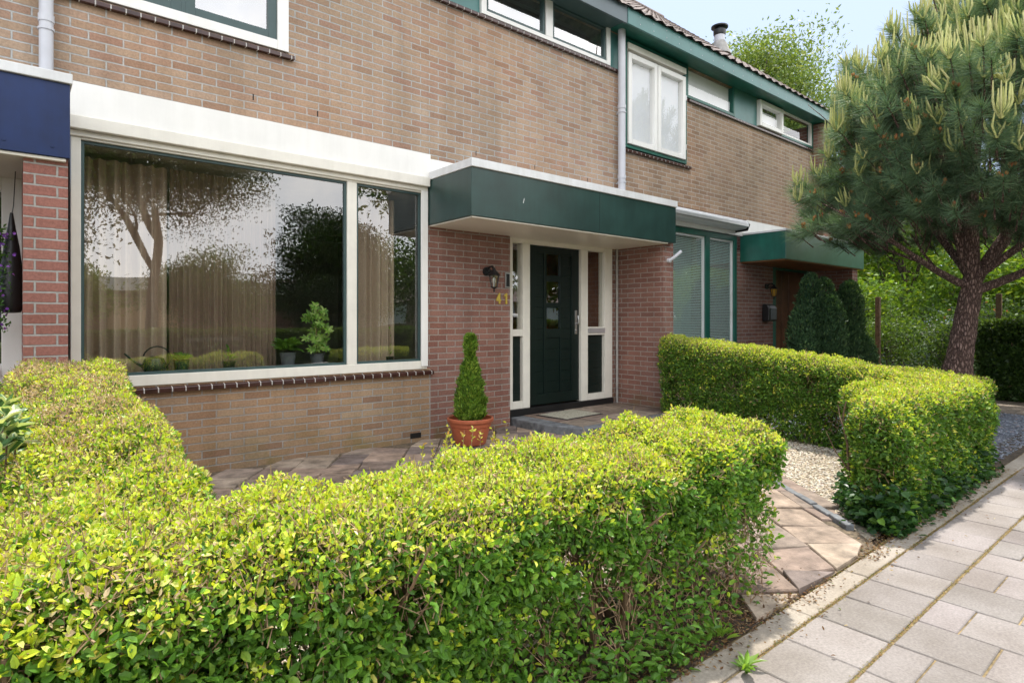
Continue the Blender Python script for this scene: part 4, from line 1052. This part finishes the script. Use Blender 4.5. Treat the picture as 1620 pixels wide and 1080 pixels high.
for k in range(13):
    z = .352 + .1375*k
    for a, b in ((5.09, 5.225), (5.565, 5.73)): dl.box(a, b, Y0+.014, .17, z, z+.132)
for k in range(5): dl.box(5.275, 5.515, Y0+.014, .17, .352+.1415*k, .352+.1415*k+.136)
DR = dl.build('door', M['doorgreen'], H, bevel=.003)
m = MB(); m.box(5.09, 5.225, Y0+.022, .168, .35, 2.14); m.box(5.565, 5.73, Y0+.022, .168, .35, 2.14); m.box(5.275, 5.515, Y0+.022, .168, .35, 1.06); m.build('groove', M['doorgreen'], DR)
for z0, z1 in ((1.175, 1.445), (1.515, 1.785), (1.865, 2.14)):
    MB().add([(5.275, Y0+.02, z0), (5.515, Y0+.02, z0), (5.515, Y0+.02, z1), (5.275, Y0+.02, z1)], [(0, 1, 2, 3)]).build('pane', M['glass'], DR)
m = MB(); m.box(5.785, 5.825, Y0-.012, Y0, 1.10, 1.42); m.tube([(5.805, Y0-.01, 1.24), (5.805, Y0-.05, 1.24)], .012, 10); m.tube([(5.805, Y0-.05, 1.24), (5.805, Y0-.055, 1.30), (5.805, Y0-.045, 1.35)], .010, 8); m.tube([(5.805, Y0-.005, 1.15), (5.805, Y0-.022, 1.15)], .013, 10)
m.build('handle', M['silver'], DR, bevel=.003)
bx('threshold', M['black'], H, (4.56, 6.5, .06, .22, .105, .198))
m = MB(); m.box(4.57, 6.5, .19, .2, .2, 2.33); m.build('hall_wall', M['dark'], H) if False else None
m = MB(); m.add([(4.5, 1.5, .2), (6.6, 1.5, .2), (6.6, 1.5, 2.5), (4.5, 1.5, 2.5)], [(0, 1, 2, 3)]); m.add([(4.5, .2, .2), (4.5, 1.5, .2), (4.5, 1.5, 2.5), (4.5, .2, 2.5)], [(0, 1, 2, 3)])
m.add([(6.6, .2, .2), (6.6, 1.5, .2), (6.6, 1.5, 2.5), (6.6, .2, 2.5)], [(0, 1, 2, 3)]); m.add([(4.5, .2, 2.4), (6.6, .2, 2.4), (6.6, 1.5, 2.4), (4.5, 1.5, 2.4)], [(0, 1, 2, 3)]); m.add([(4.5, .2, .2), (6.6, .2, .2), (6.6, 1.5, .2), (4.5, 1.5, .2)], [(0, 1, 2, 3)])
m.build('hall_wall', M['wood'], H)
# house number and intercom
nb = MB()
def digit(pl_, x, z, s_):
    return [(x + px*s_, z + pz*s_) for px, pz in pl_]
four = [(.30, 0), (.46, 0), (.46, .26), (.58, .26), (.58, .40), (.46, .40), (.46, 1), (.30, 1), (0, .42), (0, .26), (.30, .26)]
one = [(.22, 0), (.42, 0), (.42, 1), (.27, 1), (.08, .82), (.08, .66), (.22, .76)]
m = MB(); m.prism(digit(four, 4.345, 1.48, .125), 1, -.012, -.002); m.build('house_number', M['brass'], H)
m = MB(); m.prism(digit(one, 4.455, 1.48, .125), 1, -.012, -.002); m.build('house_number', M['brass'], H)
ic = bx('doorbell', M['silver'], H, (4.475, 4.545, -.02, .001, 1.67, 1.85)); bx('screen', M['black'], ic, (4.485, 4.535, -.023, -.0201, 1.685, 1.835))
# step slab
st_ = MB(); o5 = [(4.62, .078), (6.59, .078), (6.59, -.95), (5.2, -1.08), (4.75, -1.0), (4.60, -.55), (4.60, -.002)]
st_.prism(o5, 2, .0, .112); STEP = tag(st_.build('step_slab', M['bluestone'], bevel=.012), kind='structure')
m = MB()
for i in range(5):
    for j in range(3):
        k_ = random.uniform(.8, 1.1); c = random.choice(FC); m.setcol(tuple(a*k_*.8 for a in c)); tile(m, 4.82+.35*i, 5.17+.35*i, -.92+.33*j, -.59+.33*j, .120 + random.gauss(0, .001), .004)
o = m.build('step_paving', M['flag']); tag(o, kind='structure')
dm = MB(); q = Matrix.Rotation(R(4), 3, 'Z')
def rot(p): v = q @ Vector((p[0]-5.2, p[1]+.28, 0)); return (v.x+5.22, v.y-.30)
dm.prism([rot(p) for p in ((4.92, -.52), (5.60, -.52), (5.60, -.02), (4.92, -.02))], 2, .1235, .129)
DM = empty('door_mat', (5.2, -.28, .124), 'worn pale green grey door mat with dark edge on the step', 'door mat')
dm.build('edge', M['rubber'], DM, bevel=.002)
dm = MB(); dm.prism([rot(p) for p in ((4.945, -.495), (5.575, -.495), (5.575, -.045), (4.945, -.045))], 2, .1295, .133); dm.build('pile', M['mat'], DM, bevel=.002)

# downpipes (each lifts off its wall)
def downpipe(x, y, z0, z1, r, collars, label):
    root = empty('downpipe', (x, y, z0), label, 'drainpipe', 'grey plastic downpipes')
    MB().tube([(x, y, z0), (x, y, z1)], r, 16).build('pipe', M['zinc'], root, smooth=True)
    for z in collars:
        m = MB(); m.tube([(x, y, z), (x, y, z+.05)], r*1.13, 16); m.tube([(x, y, z-.06), (x, y, z-.045)], r*1.18, 16); m.box(x-.008, x+.008, y, 0, z-.06, z-.045); m.build('clamp', M['zinc'], root)
    return root
downpipe(.185, -.07, 2.84, 5.3, .043, (3.42,), 'pale grey downpipe above the blue canopy')
downpipe(6.50, -.09, 2.86, 5.32, .052, (3.25, 4.22), 'pale grey downpipe between the two houses')
m = MB(); m.tube([(6.565, .05, .12), (6.565, .05, 2.3)], .018, 10); o = m.build('conduit_pipe', M['concrete'], origin=(6.565, .05, .12)); tag(o, 'thin grey pipe in the brick corner right of the front door', 'pipe')
for i, z in enumerate((.6, 1.62)):
    o = bx('pipe_clip', M['black'], None, (6.535, 6.548, .0, .08, z, z+.04), bevel=0) if False else None
# wall hook on pillar
hk = empty('wall_bracket', (6.70, -.71, 2.1), 'small grey metal bracket on the porch pillar under the canopy', 'bracket')
MB().tube([(6.70, -.71, 2.08), (6.70, -.75, 2.08)], .03, 10).build('base_plate', M['zinc'], hk)
MB().tube([(6.70, -.74, 2.08), (6.74, -.80, 2.13), (6.80, -.85, 2.20)], .022, 8).build('arm', M['zinc'], hk)

# wall lanterns
def lantern(x, z, yb, label, glass='lampglass', s=1.0):
    root = empty('wall_lantern', (x, yb, z), label, 'wall lamp', 'wall lanterns beside the front doors')
    y = yb-.15
    m = MB(); m.tube([(x, yb, z+.19), (x, yb-.025, z+.19)], .052, 16); m.tube([(x, yb-.02, z+.19), (x, yb-.06, z+.235), (x, yb-.11, z+.24), (x, y, z+.205)], .012, 8)
    m.tube([(x, yb-.02, z+.165), (x, yb-.07, z+.17), (x, yb-.1, z+.2)], .007, 6); m.build('bracket', M['black'], root, smooth=True)
    m = MB(); m.lathe([(.078, .135), (.07, .145), (.045, .17), (.022, .195), (.018, .205), (.02, .212), (.008, .225)], (x, y, z), 12, capt=True); m.build('lid', M['black'], root, smooth=True)
    m = MB()
    for k in range(6):
        a = 6.283*k/6; m.tube([(x+.062*math.cos(a), y+.062*math.sin(a), z+.135), (x+.036*math.cos(a), y+.036*math.sin(a), z+.0)], .004, 5)
    m.lathe([(.04, -.005), (.042, .005), (.03, -.0), ], (x, y, z), 12); m.lathe([(.001, -.055), (.010, -.05), (.012, -.035), (.005, -.02), (.03, -.006)], (x, y, z), 10); m.build('cage', M['black'], root)
    m = MB(); m.lathe([(.034, .003), (.058, .135)], (x, y, z), 12, capb=False); m.build('glass', M[glass], root)
    m = MB(); m.lathe([(.012, .0), (.013, .04), (.022, .07), (.018, .1), (.006, .115)], (x, y, z), 12); m.build('bulb', M['white'], root, smooth=True)
    return root
lantern(4.20, 1.66, 0, 'black carriage lantern on the red brick left of the green door')
lantern(10.72, 1.72, .0, 'black lantern with amber glass above the neighbouring letterbox', 'amber')

# ---- right-hand neighbour
N = empty('row_house', (9.8, 0, 0), 'neighbouring house of brown brick with bright green trim and striped white blinds', 'house', 'terraced brick houses of the row')
m = MB(); wall_holes(m, 6.62, 12.97, 3.02, 5.30, [(6.63, 8.14, 3.73, 5.30), (8.14, 12.64, 4.80, 5.30)])
m.build('wall', M['beige_dark'], N); m = MB(); wall_holes(m, 6.82, 9.68, -.1, .70, []); m.build('wall', M['beige_dark'], N)
m = MB(); m.box(12.64, 12.97, -.22, 9, 0, 5.29); m.build('pier', M['red'], N)
m = MB(); wall_holes(m, 9.68, 10.98, -.1, 2.5, [], y=.001); m.build('brick_panel', M['red'], N); m = MB(); m.box(12.70, 12.96, -.74, -.05, -.1, 2.40); m.build('pillar', M['red'], N)
m = MB(); m.box(6.80, 12.9, -.05, .06, 2.75, 3.05); m.build('white_band', M['white'], N)
W = MB(); frame_ring(W, 6.64, 8.14, 3.735, 5.28, .045, -.035, .09); W = W.build('window', M['nbgreen'], N, bevel=.003)
m = MB(); frame_ring(m, 6.69, 7.36, 3.79, 5.08, .075, -.06, .05); frame_ring(m, 7.375, 8.08, 3.79, 5.08, .075, -.06, .05); m.build('sash', M['white'], W, bevel=.006)
for a, b in ((6.76, 7.29), (7.445, 8.01)): MB().add([(a, -.01, 3.86), (b, -.01, 3.86), (b, -.01, 5.01), (a, -.01, 5.01)], [(0, 1, 2, 3)]).build('pane', M['glass3'], W)
bx('ventilation_bar', M['cream'], W, (6.69, 8.10, -.055, .05, 5.13, 5.22)); bx('hinge', M['silver'], W, (8.09, 8.105, -.06, -.035, 4.72, 4.80)); bx('hinge', M['silver'], W, (8.09, 8.105, -.06, -.035, 3.95, 4.03))
def blinds(parent, x0, x1, z0, z1, y, pitch=.025, tilt=.010, dp=.009):
    m = MB(); z = z0
    while z < z1:
        m.add([(x0, y-dp, z), (x1, y-dp, z), (x1, y+dp*.5, z+tilt), (x0, y+dp*.5, z+tilt)], [(0, 1, 2, 3)]); z += pitch
    return m.build('blind', M['blind'], parent)
blinds(W, 6.72, 7.32, 3.80, 5.05, .03, .022, .0205, .003); blinds(W, 7.40, 8.04, 3.80, 5.05, .03, .022, .0205, .003)
bx('curtain', M['white'], W, (6.7, 8.1, .06, .07, 3.75, 5.1), bevel=0)
sill_tiles(N, 6.6, 8.26, 3.72)
W = MB(); frame_ring(W, 8.16, 9.60, 4.80, 5.40, .045, -.02, .09); W = W.build('window', M['nbgreen'], N, bevel=.003)
MB().add([(8.2, .02, 4.84), (9.56, .02, 4.84), (9.56, .02, 5.36), (8.2, .02, 5.36)], [(0, 1, 2, 3)]).build('pane', M['glass3'], W); bx('net_curtain', M['white'], W, (8.2, 9.5, .05, .06, 4.8, 5.28), bevel=0)
bx('infill_panel', M['fasciag'], N, (9.60, 10.38, .0, .08, 4.80, 5.4))
W = MB(); frame_ring(W, 10.38, 11.26, 4.81, 5.28, .075, -.07, .05); W = W.build('window', M['white'], N, bevel=.006)
MB().add([(10.45, -.02, 4.88), (11.19, -.02, 4.88), (11.19, -.02, 5.21), (10.45, -.02, 5.21)], [(0, 1, 2, 3)]).build('pane', M['glass3'], W); bx('net_curtain', M['blind'], W, (10.4, 11.2, .06, .07, 4.8, 5.15), bevel=0)
W = MB(); frame_ring(W, 11.27, 12.64, 4.80, 5.38, .045, -.02, .09); W = W.build('window', M['nbgreen'], N, bevel=.003)
m = MB(); frame_ring(m, 11.315, 12.595, 4.845, 5.33, .035, -.01, .05); m.build('sash', M['white'], W); MB().add([(11.34, .02, 4.87), (12.57, .02, 4.87), (12.57, .02, 5.3), (11.34, .02, 5.3)], [(0, 1, 2, 3)]).build('pane', M['glass3'], W)
sill_tiles(N, 8.2, 12.66, 4.785)
FA = bx('fascia', M['fasciag'], N, (6.347, 12.99, -.33, -.30, 5.27, 5.485)); bx('gutter_edge', M['black'], FA, (6.347, 12.99, -.345, -.29, 5.487, 5.51))
m = MB()
for i in range(22):
    x = 6.6 + .3*i
    for z in (5.33, 5.43): MB().tube([(x, -.331, z), (x, -.335, z)], .007, 6).build('fascia_screw', M['zinc'], FA)
bx('roof_soffit', M['nbgreen'], N, (6.347, 12.98, -.30, .1, 5.31, 5.33))
roof(N, 6.36, 12.99, 1)
# ground floor window with blinds
W = MB(); frame_ring(W, 6.86, 9.66, .70, 2.74, .085, -.02, .09); W.box(8.70, 8.82, -.02, .09, .785, 2.655); W.box(7.5, 7.6, -.02, .09, .785, 2.655); W = W.build('window', M['nbgreen'], N, bevel=.004)
m = MB()
for a, b in ((6.945, 7.5), (7.6, 8.70), (8.82, 9.575)): frame_ring(m, a, b, .785, 2.655, .03, .01, .05)
m.build('glazing_bead', M['cap'], W)
for a, b in ((6.96, 7.49), (7.61, 8.69), (8.83, 9.565)): MB().add([(a, .03, .79), (b, .03, .79), (b, .03, 2.65), (a, .03, 2.65)], [(0, 1, 2, 3)]).build('pane', M['glass'], W)
M['blind2'] = mat_plain('pale teal blind slat', (.60, .75, .77), .4, var=.03)
for a, b in ((6.95, 7.5), (7.62, 8.68), (8.84, 9.56)): blinds(W, a, b, .75, 2.62, .06, .0265, .0175).data.materials[0] = M['blind2']
m = MB(); m.add([(6.9, .9, .2), (9.66, .9, .2), (9.66, .9, 2.8), (6.9, .9, 2.8)], [(0, 1, 2, 3)]); m.build('room_wall', M['inwall'], N)
# awning cassette
aw = empty('awning', (8.3, -.05, 2.9), 'rolled up white awning cassette over the window with blinds', 'awning')
MB().prism([(-.055, 3.03), (-.26, 2.97), (-.30, 2.93), (-.30, 2.88), (-.25, 2.83), (-.055, 2.82)], 0, 6.82, 9.55).build('cassette', M['cap'], aw, bevel=.01)
MB().prism([(-.302, 2.915), (-.312, 2.905), (-.312, 2.86), (-.30, 2.85)], 0, 6.84, 9.53).build('front_rail', M['alu'], aw)
MB().box(6.82, 9.55, -.262, -.06, 2.975, 2.982).build('seam', M['wood'], aw)
MB().prism([(-.052, 3.02), (-.27, 2.955), (-.31, 2.9), (-.27, 2.80), (-.052, 2.79)], 0, 9.552, 9.575).build('end_cap', M['black'], aw)
# canopy
C = MB().box(9.80, 13.1, -.80, .0, 2.305, 2.765).build('canopy', M['nbgreen'], N, bevel=.003)
M['nbfaded'] = mat_plain('faded green panel', (.07, .17, .145), .28, var=.15, nscale=3, wear=.15, spec=.7)
bx('front_panel', M['nbfaded'], C, (9.80, 13.1, -.806, -.801, 2.305, 2.765), bevel=.001)
bx('cap', M['cap'], C, (9.79, 13.12, -.82, 0, 2.767, 2.80)); bx('soffit', M['wood'], C, (9.82, 13.08, -.785, .1, 2.288, 2.303))
M['darkwood'] = mat_plain('dark varnished wood', (.13, .055, .025), .4, var=.3, nscale=4)
bx('door', M['darkwood'], N, (11.1, 12.6, .15, .19, .2, 2.25), (11.3, 11.34, .14, .15, .3, 2.2), (11.6, 11.64, .14, .15, .3, 2.2), (11.9, 11.94, .14, .15, .3, 2.2))
m = MB(); m.box(10.98, 11.1, .0, .2, .1, 2.3); m.box(12.6, 12.7, .0, .2, .1, 2.3); m.box(11.1, 12.6, .05, .2, 2.25, 2.30); m.build('door_frame', M['nbgreen'], N, bevel=.004)
MB().add([(6.84, .4, -.1), (6.84, -.0, -.1), (6.84, 0, .2), (6.84, .4, .2)], [(0, 1, 2, 3)])
# letterbox
lb = empty('letterbox', (10.68, -.02, 1.33), 'black letterbox with pale front flap on the neighbouring red brick', 'letterbox')
MB().prism([(-.02, 1.27), (-.15, 1.27), (-.155, 1.50), (-.12, 1.56), (-.06, 1.585), (-.02, 1.57)], 0, 10.53, 10.83).build('box_body', M['black'], lb, bevel=.012)
MB().prism([(-.152, 1.30), (-.160, 1.30), (-.163, 1.50), (-.13, 1.555), (-.122, 1.548), (-.155, 1.495)], 0, 10.60, 10.80).build('flap', M['potgrey'], lb, bevel=.002)
# flue on roof
fl_ = empty('roof_flue', (13.45, 3.4, 8.5), 'grey roof flue with dark cowl near the ridge', 'chimney')
def fluepos(): return 12.5, 2.02
fx, fy = fluepos(); fz = 5.46 + (fy+.36)*3.7/4.35
fl_.location = (fx, fy, fz); ORG[fl_.name] = Vector((fx, fy, fz))
MB().lathe([(.26, -.12), (.17, .12), (.13, .2)], (fx, fy, fz), 16).build('flashing', M['concrete'], fl_, smooth=True)
MB().lathe([(.12, .1), (.12, .40)], (fx, fy, fz), 16).build('pipe', M['zinc'], fl_, smooth=True)
MB().lathe([(.125, .34), (.14, .38), (.14, .46), (.09, .48), (.09, .51), (.19, .52), (.19, .55), (.06, .61)], (fx, fy, fz), 16, capt=True).build('cowl', M['black'], fl_, smooth=True)

# ---- left-hand neighbour
LN = empty('row_house', (-3, 0, 0), 'neighbouring house at the left with blue canopy panel and red brick pillar', 'house', 'terraced brick houses of the row')
m = MB(); wall_holes(m, -6.2, .28, 3.02, 5.30, [(-.85, .281, 3.715, 5.28)]); m.build('wall', M['beige'], LN)
m = MB(); m.box(.05, .272, -.75, .0, -.1, 2.33); m.build('pillar', M['redbright'], LN)
C = MB().box(-3.1, .28, -.80, -.001, 2.31, 2.775).build('canopy', M['blue'], LN, bevel=.003)
bx('cap', M['cap'], C, (-3.11, .292, -.82, -.002, 2.777, 2.84), bevel=.005); bx('soffit', M['soffit'], C, (-3.0, .26, -.785, .1, 2.288, 2.308))
for x in (-.04, .19): MB().tube([(x, -.801, 2.37), (x, -.806, 2.37)], .008, 8).build('screw', M['blue'], C)
m = MB(); m.box(-.06, .06, -.0, .12, .1, 2.29); m.box(-1.2, -.06, .0, .12, 2.20, 2.29); m.box(-1.2, -.06, .0, .12, .86, .98); m.box(-1.2, -1.1, .0, .12, .98, 2.2); DFL = m.build('door_frame', M['white'], LN, bevel=.004)
MB().add([(-1.1, .06, .98), (-.06, .06, .98), (-.06, .06, 2.2), (-1.1, .06, 2.2)], [(0, 1, 2, 3)]).build('pane', M['glass'], DFL)
bx('lower_panel', M['blue'], DFL, (-1.2, -.06, .02, .1, .1, .86)); bx('doorbell', M['zinc'], DFL, (-.14, -.075, -.025, .0, .89, .95))
m = MB(); m.add([(-1.3, 1.2, 0), (.2, 1.2, 0), (.2, 1.2, 2.5), (-1.3, 1.2, 2.5)], [(0, 1, 2, 3)]); m.build('hall_wall', M['dark'], LN)
# hanging planter on the left door
hp = empty('hanging_planter', (-.06, -.30, 1.5), 'black hanging bag planter with purple flowers beside the bright red pillar', 'planter')
# sits left of the pillar, in front of the frame
hx, hy = -.005, -.32
V = []; prof = [(1.335, .02), (1.34, .085), (1.37, .11), (1.5, .115), (1.65, .10), (1.78, .075), (1.9, .04), (2.0, .015)]
m = MB(); m.add([(hx + r_*math.cos(6.283*k/14)*.55, hy + r_*math.sin(6.283*k/14)*.75, z) for z, r_ in prof for k in range(14)], [(i*14+k, i*14+(k+1) % 14, (i+1)*14+(k+1) % 14, (i+1)*14+k) for i in range(len(prof)-1) for k in range(14)]); m.build('bag', M['black'], hp, smooth=True)
MB().tube([(hx, hy, 1.98), (hx+.01, hy, 2.05), (hx+.02, hy+.05, 2.29)], .003, 6).build('cord', M['black'], hp)
P = np.column_stack([RNG.normal(hx-.085, .04, 900), RNG.normal(hy-.03, .07, 900), RNG.uniform(1.22, 1.9, 900)])
link('leaves', leaf_mesh('leaves', P, RNG.normal(size=(900, 3)), RNG.normal(size=(900, 3)), np.full(900, .028), np.full(900, .014), pick([(.05, .13, .02), (.09, .2, .03)], [1, 1], 900), 'oval', ORG[hp.name]), M['leaf'], hp)
P = P[:90] + np.array([.02, -.03, 0]); link('flowers', leaf_mesh('flowers', P, RNG.normal(size=(90, 3)), np.tile([.2, -1, .5], (90, 1))+RNG.normal(0, .3, (90, 3)), np.full(90, .022), np.full(90, .02), pick([(.25, .08, .5), (.35, .12, .6)], [1, 1], 90), 'oval', ORG[hp.name]), M['leaf'], hp)

# ------------------------------------------------------------------ window board things
GS = 'pot plants on the window board'
def potted(x, label, r, h, mat='greendark', y=.20, cat='pot plant'):
    o = empty('pot_plant', (x, y, .85), label, cat, GS); MB().lathe([(r*.75, 0), (r*.95, h*.9), (r, h*.92), (r, h), (r*.88, h)], (x, y, .852), 20).build('pot', M[mat], o, smooth=True); return o
LC = ([(.16, .34, .05), (.22, .42, .06), (.10, .24, .04)], [2, 2, 1])
o = potted(1.10, 'low bushy plant in dark green pot beside the watering can', .065, .10)
plant('', '', 1.10, .20, .95, 60, .06, .5, LC, .5, parent=o, spread=.05, h=.03)
o = potted(1.48, 'small sparse seedling in black pot in the middle of the window', .055, .07, 'black'); plant('', '', 1.48, .2, .92, 14, .06, .5, LC, .9, parent=o, spread=.02, h=.12, stem=.003)
o = potted(2.0, 'wide leafy plant in grey pot left of the tall schefflera', .075, .13, 'potgrey'); plant('', '', 2.0, .2, .99, 70, .13, .42, ([(.09, .2, .03), (.14, .28, .04)], [1, 1]), .45, parent=o, spread=.06, h=.08)
o = potted(2.28, 'tall schefflera with star shaped leaves in grey pot', .07, .11, 'potgrey')
MB().tube([(2.28, .2, .95), (2.27, .2, 1.2), (2.29, .2, 1.42)], .006, 6).build('stem', M['hedgestem'], o)
Pp = []; Dd = []
for k in range(34):
    z = random.uniform(.98, 1.46); a = random.uniform(0, 6.28); rr = random.uniform(.03, .13)*(1.1-.4*abs(z-1.2)); c_ = Vector((2.28 + rr*math.cos(a), .19 + rr*math.sin(a)*.7, z))
    for j in range(7):
        b = 6.28*j/7; Pp.append(c_); Dd.append((math.cos(b), math.sin(b)*.6-.25, math.sin(b)*.8-.15))
n = len(Pp); ln = RNG.uniform(.045, .07, n)
link('leaves', leaf_mesh('leaves', np.array([list(p) for p in Pp]), np.array(Dd), np.tile([0, -1., .6], (n, 1))+RNG.normal(0, .15, (n, 3)), ln, ln*.42, pick([(.30, .48, .10), (.20, .38, .07), (.42, .56, .18)], [2, 2, 1], n), 'oval', ORG[o.name]), M['leaf'], o)
o = potted(3.07, 'tiny black square pot with a thin stem in the narrow pane', .045, .05, 'black'); plant('', '', 3.07, .2, .9, 8, .04, .3, LC, 1.4, parent=o, spread=.01, h=.32, stem=.002)
wc = empty('watering_can', (.90, .2, .85), 'round dark green watering can with hoop handle on the window board', 'watering can')
MB().lathe([(.06, 0), (.085, .03), (.09, .07), (.07, .12), (.035, .135), (.03, .14)], (.90, .2, .852), 24, capt=True).build('can_body', M['greendark'], wc, smooth=True)
MB().tube([(.90 + .10*math.cos(a)+.02, .2, .97 + .10*math.sin(a)) for a in np.linspace(-1.2, 2.9, 16)], .006, 8).build('handle', M['black'], wc, smooth=True)
MB().tube([(.83, .2, .90), (.76, .2, .95), (.69, .2, 1.02)], [.014, .009, .007], 8).build('spout', M['greendark'], wc, smooth=True)
ch = empty('armchair', (1.75, 1.3, .1), 'dark green armchair inside the living room behind the thin curtain', 'armchair')
bx('seat', M['greendark'], ch, (1.35, 2.05, 1.0, 1.7, .30, .52), bevel=.04); bx('backrest', M['greendark'], ch, (1.35, 2.05, 1.60, 1.78, .5, 1.12), bevel=.06)
for x in (1.29, 2.02): bx('armrest', M['greendark'], ch, (x, x+.12, 1.0, 1.75, .25, .72), bevel=.03)
for x, y in ((1.36, 1.05), (2.04, 1.05), (1.36, 1.68), (2.04, 1.68)): MB().tube([(x, y, .1), (x, y, .3)], .02, 8).build('leg', M['wood'], ch)

# ------------------------------------------------------------------ fence, opposite side
fe = empty('wire_fence', (13.35, -.4, 0), 'tall wire mesh fence with dark posts beside the neighbouring pillar', 'fence')
m = MB()
for y in np.arange(-3.4, -.2, .10): m.tube([(13.35, y, .02), (13.35, y, 1.68)], .0016, 4, cap=False)
for z in np.arange(.1, 1.7, .157): m.tube([(13.35, -3.5, z), (13.35, -.1, z)], .0018, 4, cap=False)
m.build('wire_mesh', mat_plain('weathered wire', (.05, .055, .05), .95, spec=.1), fe)
for y in (-.98, -2.9): bx('post', M['hedgestem'], fe, (13.30, 13.38, y-.04, y+.04, 0, 1.75), bevel=.005)
OP = empty('opposite_house', (3, -24, 0), 'low brick row across the street with white roof band and pale garage door', 'house')
m = MB(); m.box(-22, 11, -30, -24, 0, 2.5); m.build('wall', M['red'], OP); bx('roof_band', M['white'], OP, (-22.1, 11.1, -30.1, -23.8, 2.5, 3.1)); bx('garage_door', mat_plain('tan garage door', (.55, .36, .22), .6), OP, (3.0, 5.6, -24.02, -23.95, 0, 2.2)); bx('garage_door', M['white'], OP, (-3, -.4, -24.02, -23.95, 0, 2.2))
OP2 = empty('opposite_house', (20, -24, 0), 'low brick house across the street with shallow pitched roof', 'house')
m = MB(); m.box(11.12, 36, -32, -24, 0, 2.4); m.build('wall', M['beige_dark'], OP2); m = MB(); m.prism([(-32.3, 2.4), (-23.6, 2.4), (-28, 3.6)], 0, 11.12, 36.2); m.build('roof', M['rooftile'], OP2)
for x in (15, 19, 23, 27): bx('window', M['white'], OP2, (x, x+2, -23.99, -23.9, 1, 2.3), bevel=.01)
hedge('street_hedge', [(-6, 16, -12.4, -11.7)], lambda x, y: 1.0+0*x, ((-6.1, -12.5, 0), (16.1, -11.6, 1.1)), 700000, 'long green hedge along the far side of the street', None, .09, 1, kind='quad', origin=(5, -12, 0), stems=[(x, -12) for x in range(-5, 16, 2)], top_cols=([(.15, .25, .03)], [1]), side_cols=([(.05, .11, .02), (.08, .15, .03)], [1, 1]), thick=.12, seed=31, twigs=200)
# parked car across the road
car = empty('parked_car', (12.2, -9.4, 0), 'white parked hatchback mirrored in the front door pane', 'car')
def carprism(name, pts, y0, y1, mat, parent=car, bevel=.05):
    return MB().prism([(12.2+p[0], p[1]) for p in pts], 1, y0, y1).build(name, mat, parent, bevel=bevel)
carprism('body', [(-2.0, .35), (-2.05, .7), (-1.9, .9), (-.9, .98), (1.7, 1.0), (2.0, .85), (2.05, .35)], -10.2, -8.6, M['white'], bevel=.08)
cb = carprism('cabin', [(-1.1, .97), (-.45, 1.42), (1.2, 1.45), (1.8, .98)], -10.08, -8.72, M['white'], bevel=.1)
carprism('side_window', [(-.9, 1.0), (-.4, 1.34), (1.1, 1.37), (1.5, 1.0)], -8.715, -8.70, M['black'], cb, 0); carprism('side_window', [(-.9, 1.0), (-.4, 1.34), (1.1, 1.37), (1.5, 1.0)], -10.10, -10.085, M['black'], cb, 0)
for x in (-1.25, 1.3):
    for y in (-8.75, -10.05):
        w = MB().tube([(12.2+x, y-.1, .32), (12.2+x, y+.1, .32)], .32, 24).build('wheel', M['rubber'], car, bevel=.02); MB().tube([(12.2+x, y-.105, .32), (12.2+x, y+.105, .32)], .18, 16).build('rim', M['alu'], w)

# ------------------------------------------------------------------ camera, light, world
cam = bpy.data.cameras.new('camera'); co = bpy.data.objects.new('camera', cam); COL.objects.link(co)
th = R(50.16)
co.location = (0, -5.5, 1.29)
fwd = Vector((math.cos(th), math.sin(th), 0)); co.rotation_euler = fwd.to_track_quat('-Z', 'Y').to_euler()
cam.sensor_width = 36; cam.lens = 947/1620*36; cam.shift_y = -(540-506)/1620; cam.clip_end = 600; cam.clip_start = .05
SC.camera = co
sv = Vector((.36, .20, .91)).normalized()
el = math.asin(sv.z); az = math.atan2(sv.x, sv.y)
sun = bpy.data.lights.new('sun', 'SUN'); so = bpy.data.objects.new('sun', sun); COL.objects.link(so)
so.rotation_euler = sv.to_track_quat('Z', 'Y').to_euler(); sun.energy = 6.0; sun.angle = R(1.5); sun.color = (1, .95, .86)
w = bpy.data.worlds.new('World'); SC.world = w; w.use_nodes = True; nt = w.node_tree
sky = nt.nodes.new('ShaderNodeTexSky'); sky.sky_type = 'NISHITA'; sky.sun_disc = False; sky.sun_elevation = el; sky.sun_rotation = az
sky.air_density = 1.0; sky.dust_density = 2.5; sky.ozone_density = 1.0
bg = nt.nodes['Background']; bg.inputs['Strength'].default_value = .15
# thin bright summer haze over the blue sky
# with brighter cloud added on the unseen street side to light the shaded facade
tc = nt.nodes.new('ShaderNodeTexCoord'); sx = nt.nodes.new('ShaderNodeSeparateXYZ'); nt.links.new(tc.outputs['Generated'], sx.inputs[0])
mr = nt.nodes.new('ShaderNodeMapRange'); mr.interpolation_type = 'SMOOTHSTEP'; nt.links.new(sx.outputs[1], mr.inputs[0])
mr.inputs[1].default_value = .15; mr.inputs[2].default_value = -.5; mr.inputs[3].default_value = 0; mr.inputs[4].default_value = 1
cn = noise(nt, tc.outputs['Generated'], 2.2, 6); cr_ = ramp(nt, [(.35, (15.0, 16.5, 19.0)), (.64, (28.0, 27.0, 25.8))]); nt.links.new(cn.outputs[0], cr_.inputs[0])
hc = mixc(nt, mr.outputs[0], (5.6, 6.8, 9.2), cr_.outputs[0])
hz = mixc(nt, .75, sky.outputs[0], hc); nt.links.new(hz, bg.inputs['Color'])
SC.view_settings.view_transform = 'Standard'; SC.view_settings.look = 'None'; SC.view_settings.exposure = 0; SC.view_settings.gamma = 1
SC.cycles.max_bounces = 8; SC.cycles.transparent_max_bounces = 16; SC.cycles.use_denoising = True; SC.cycles.sample_clamp_indirect = 6
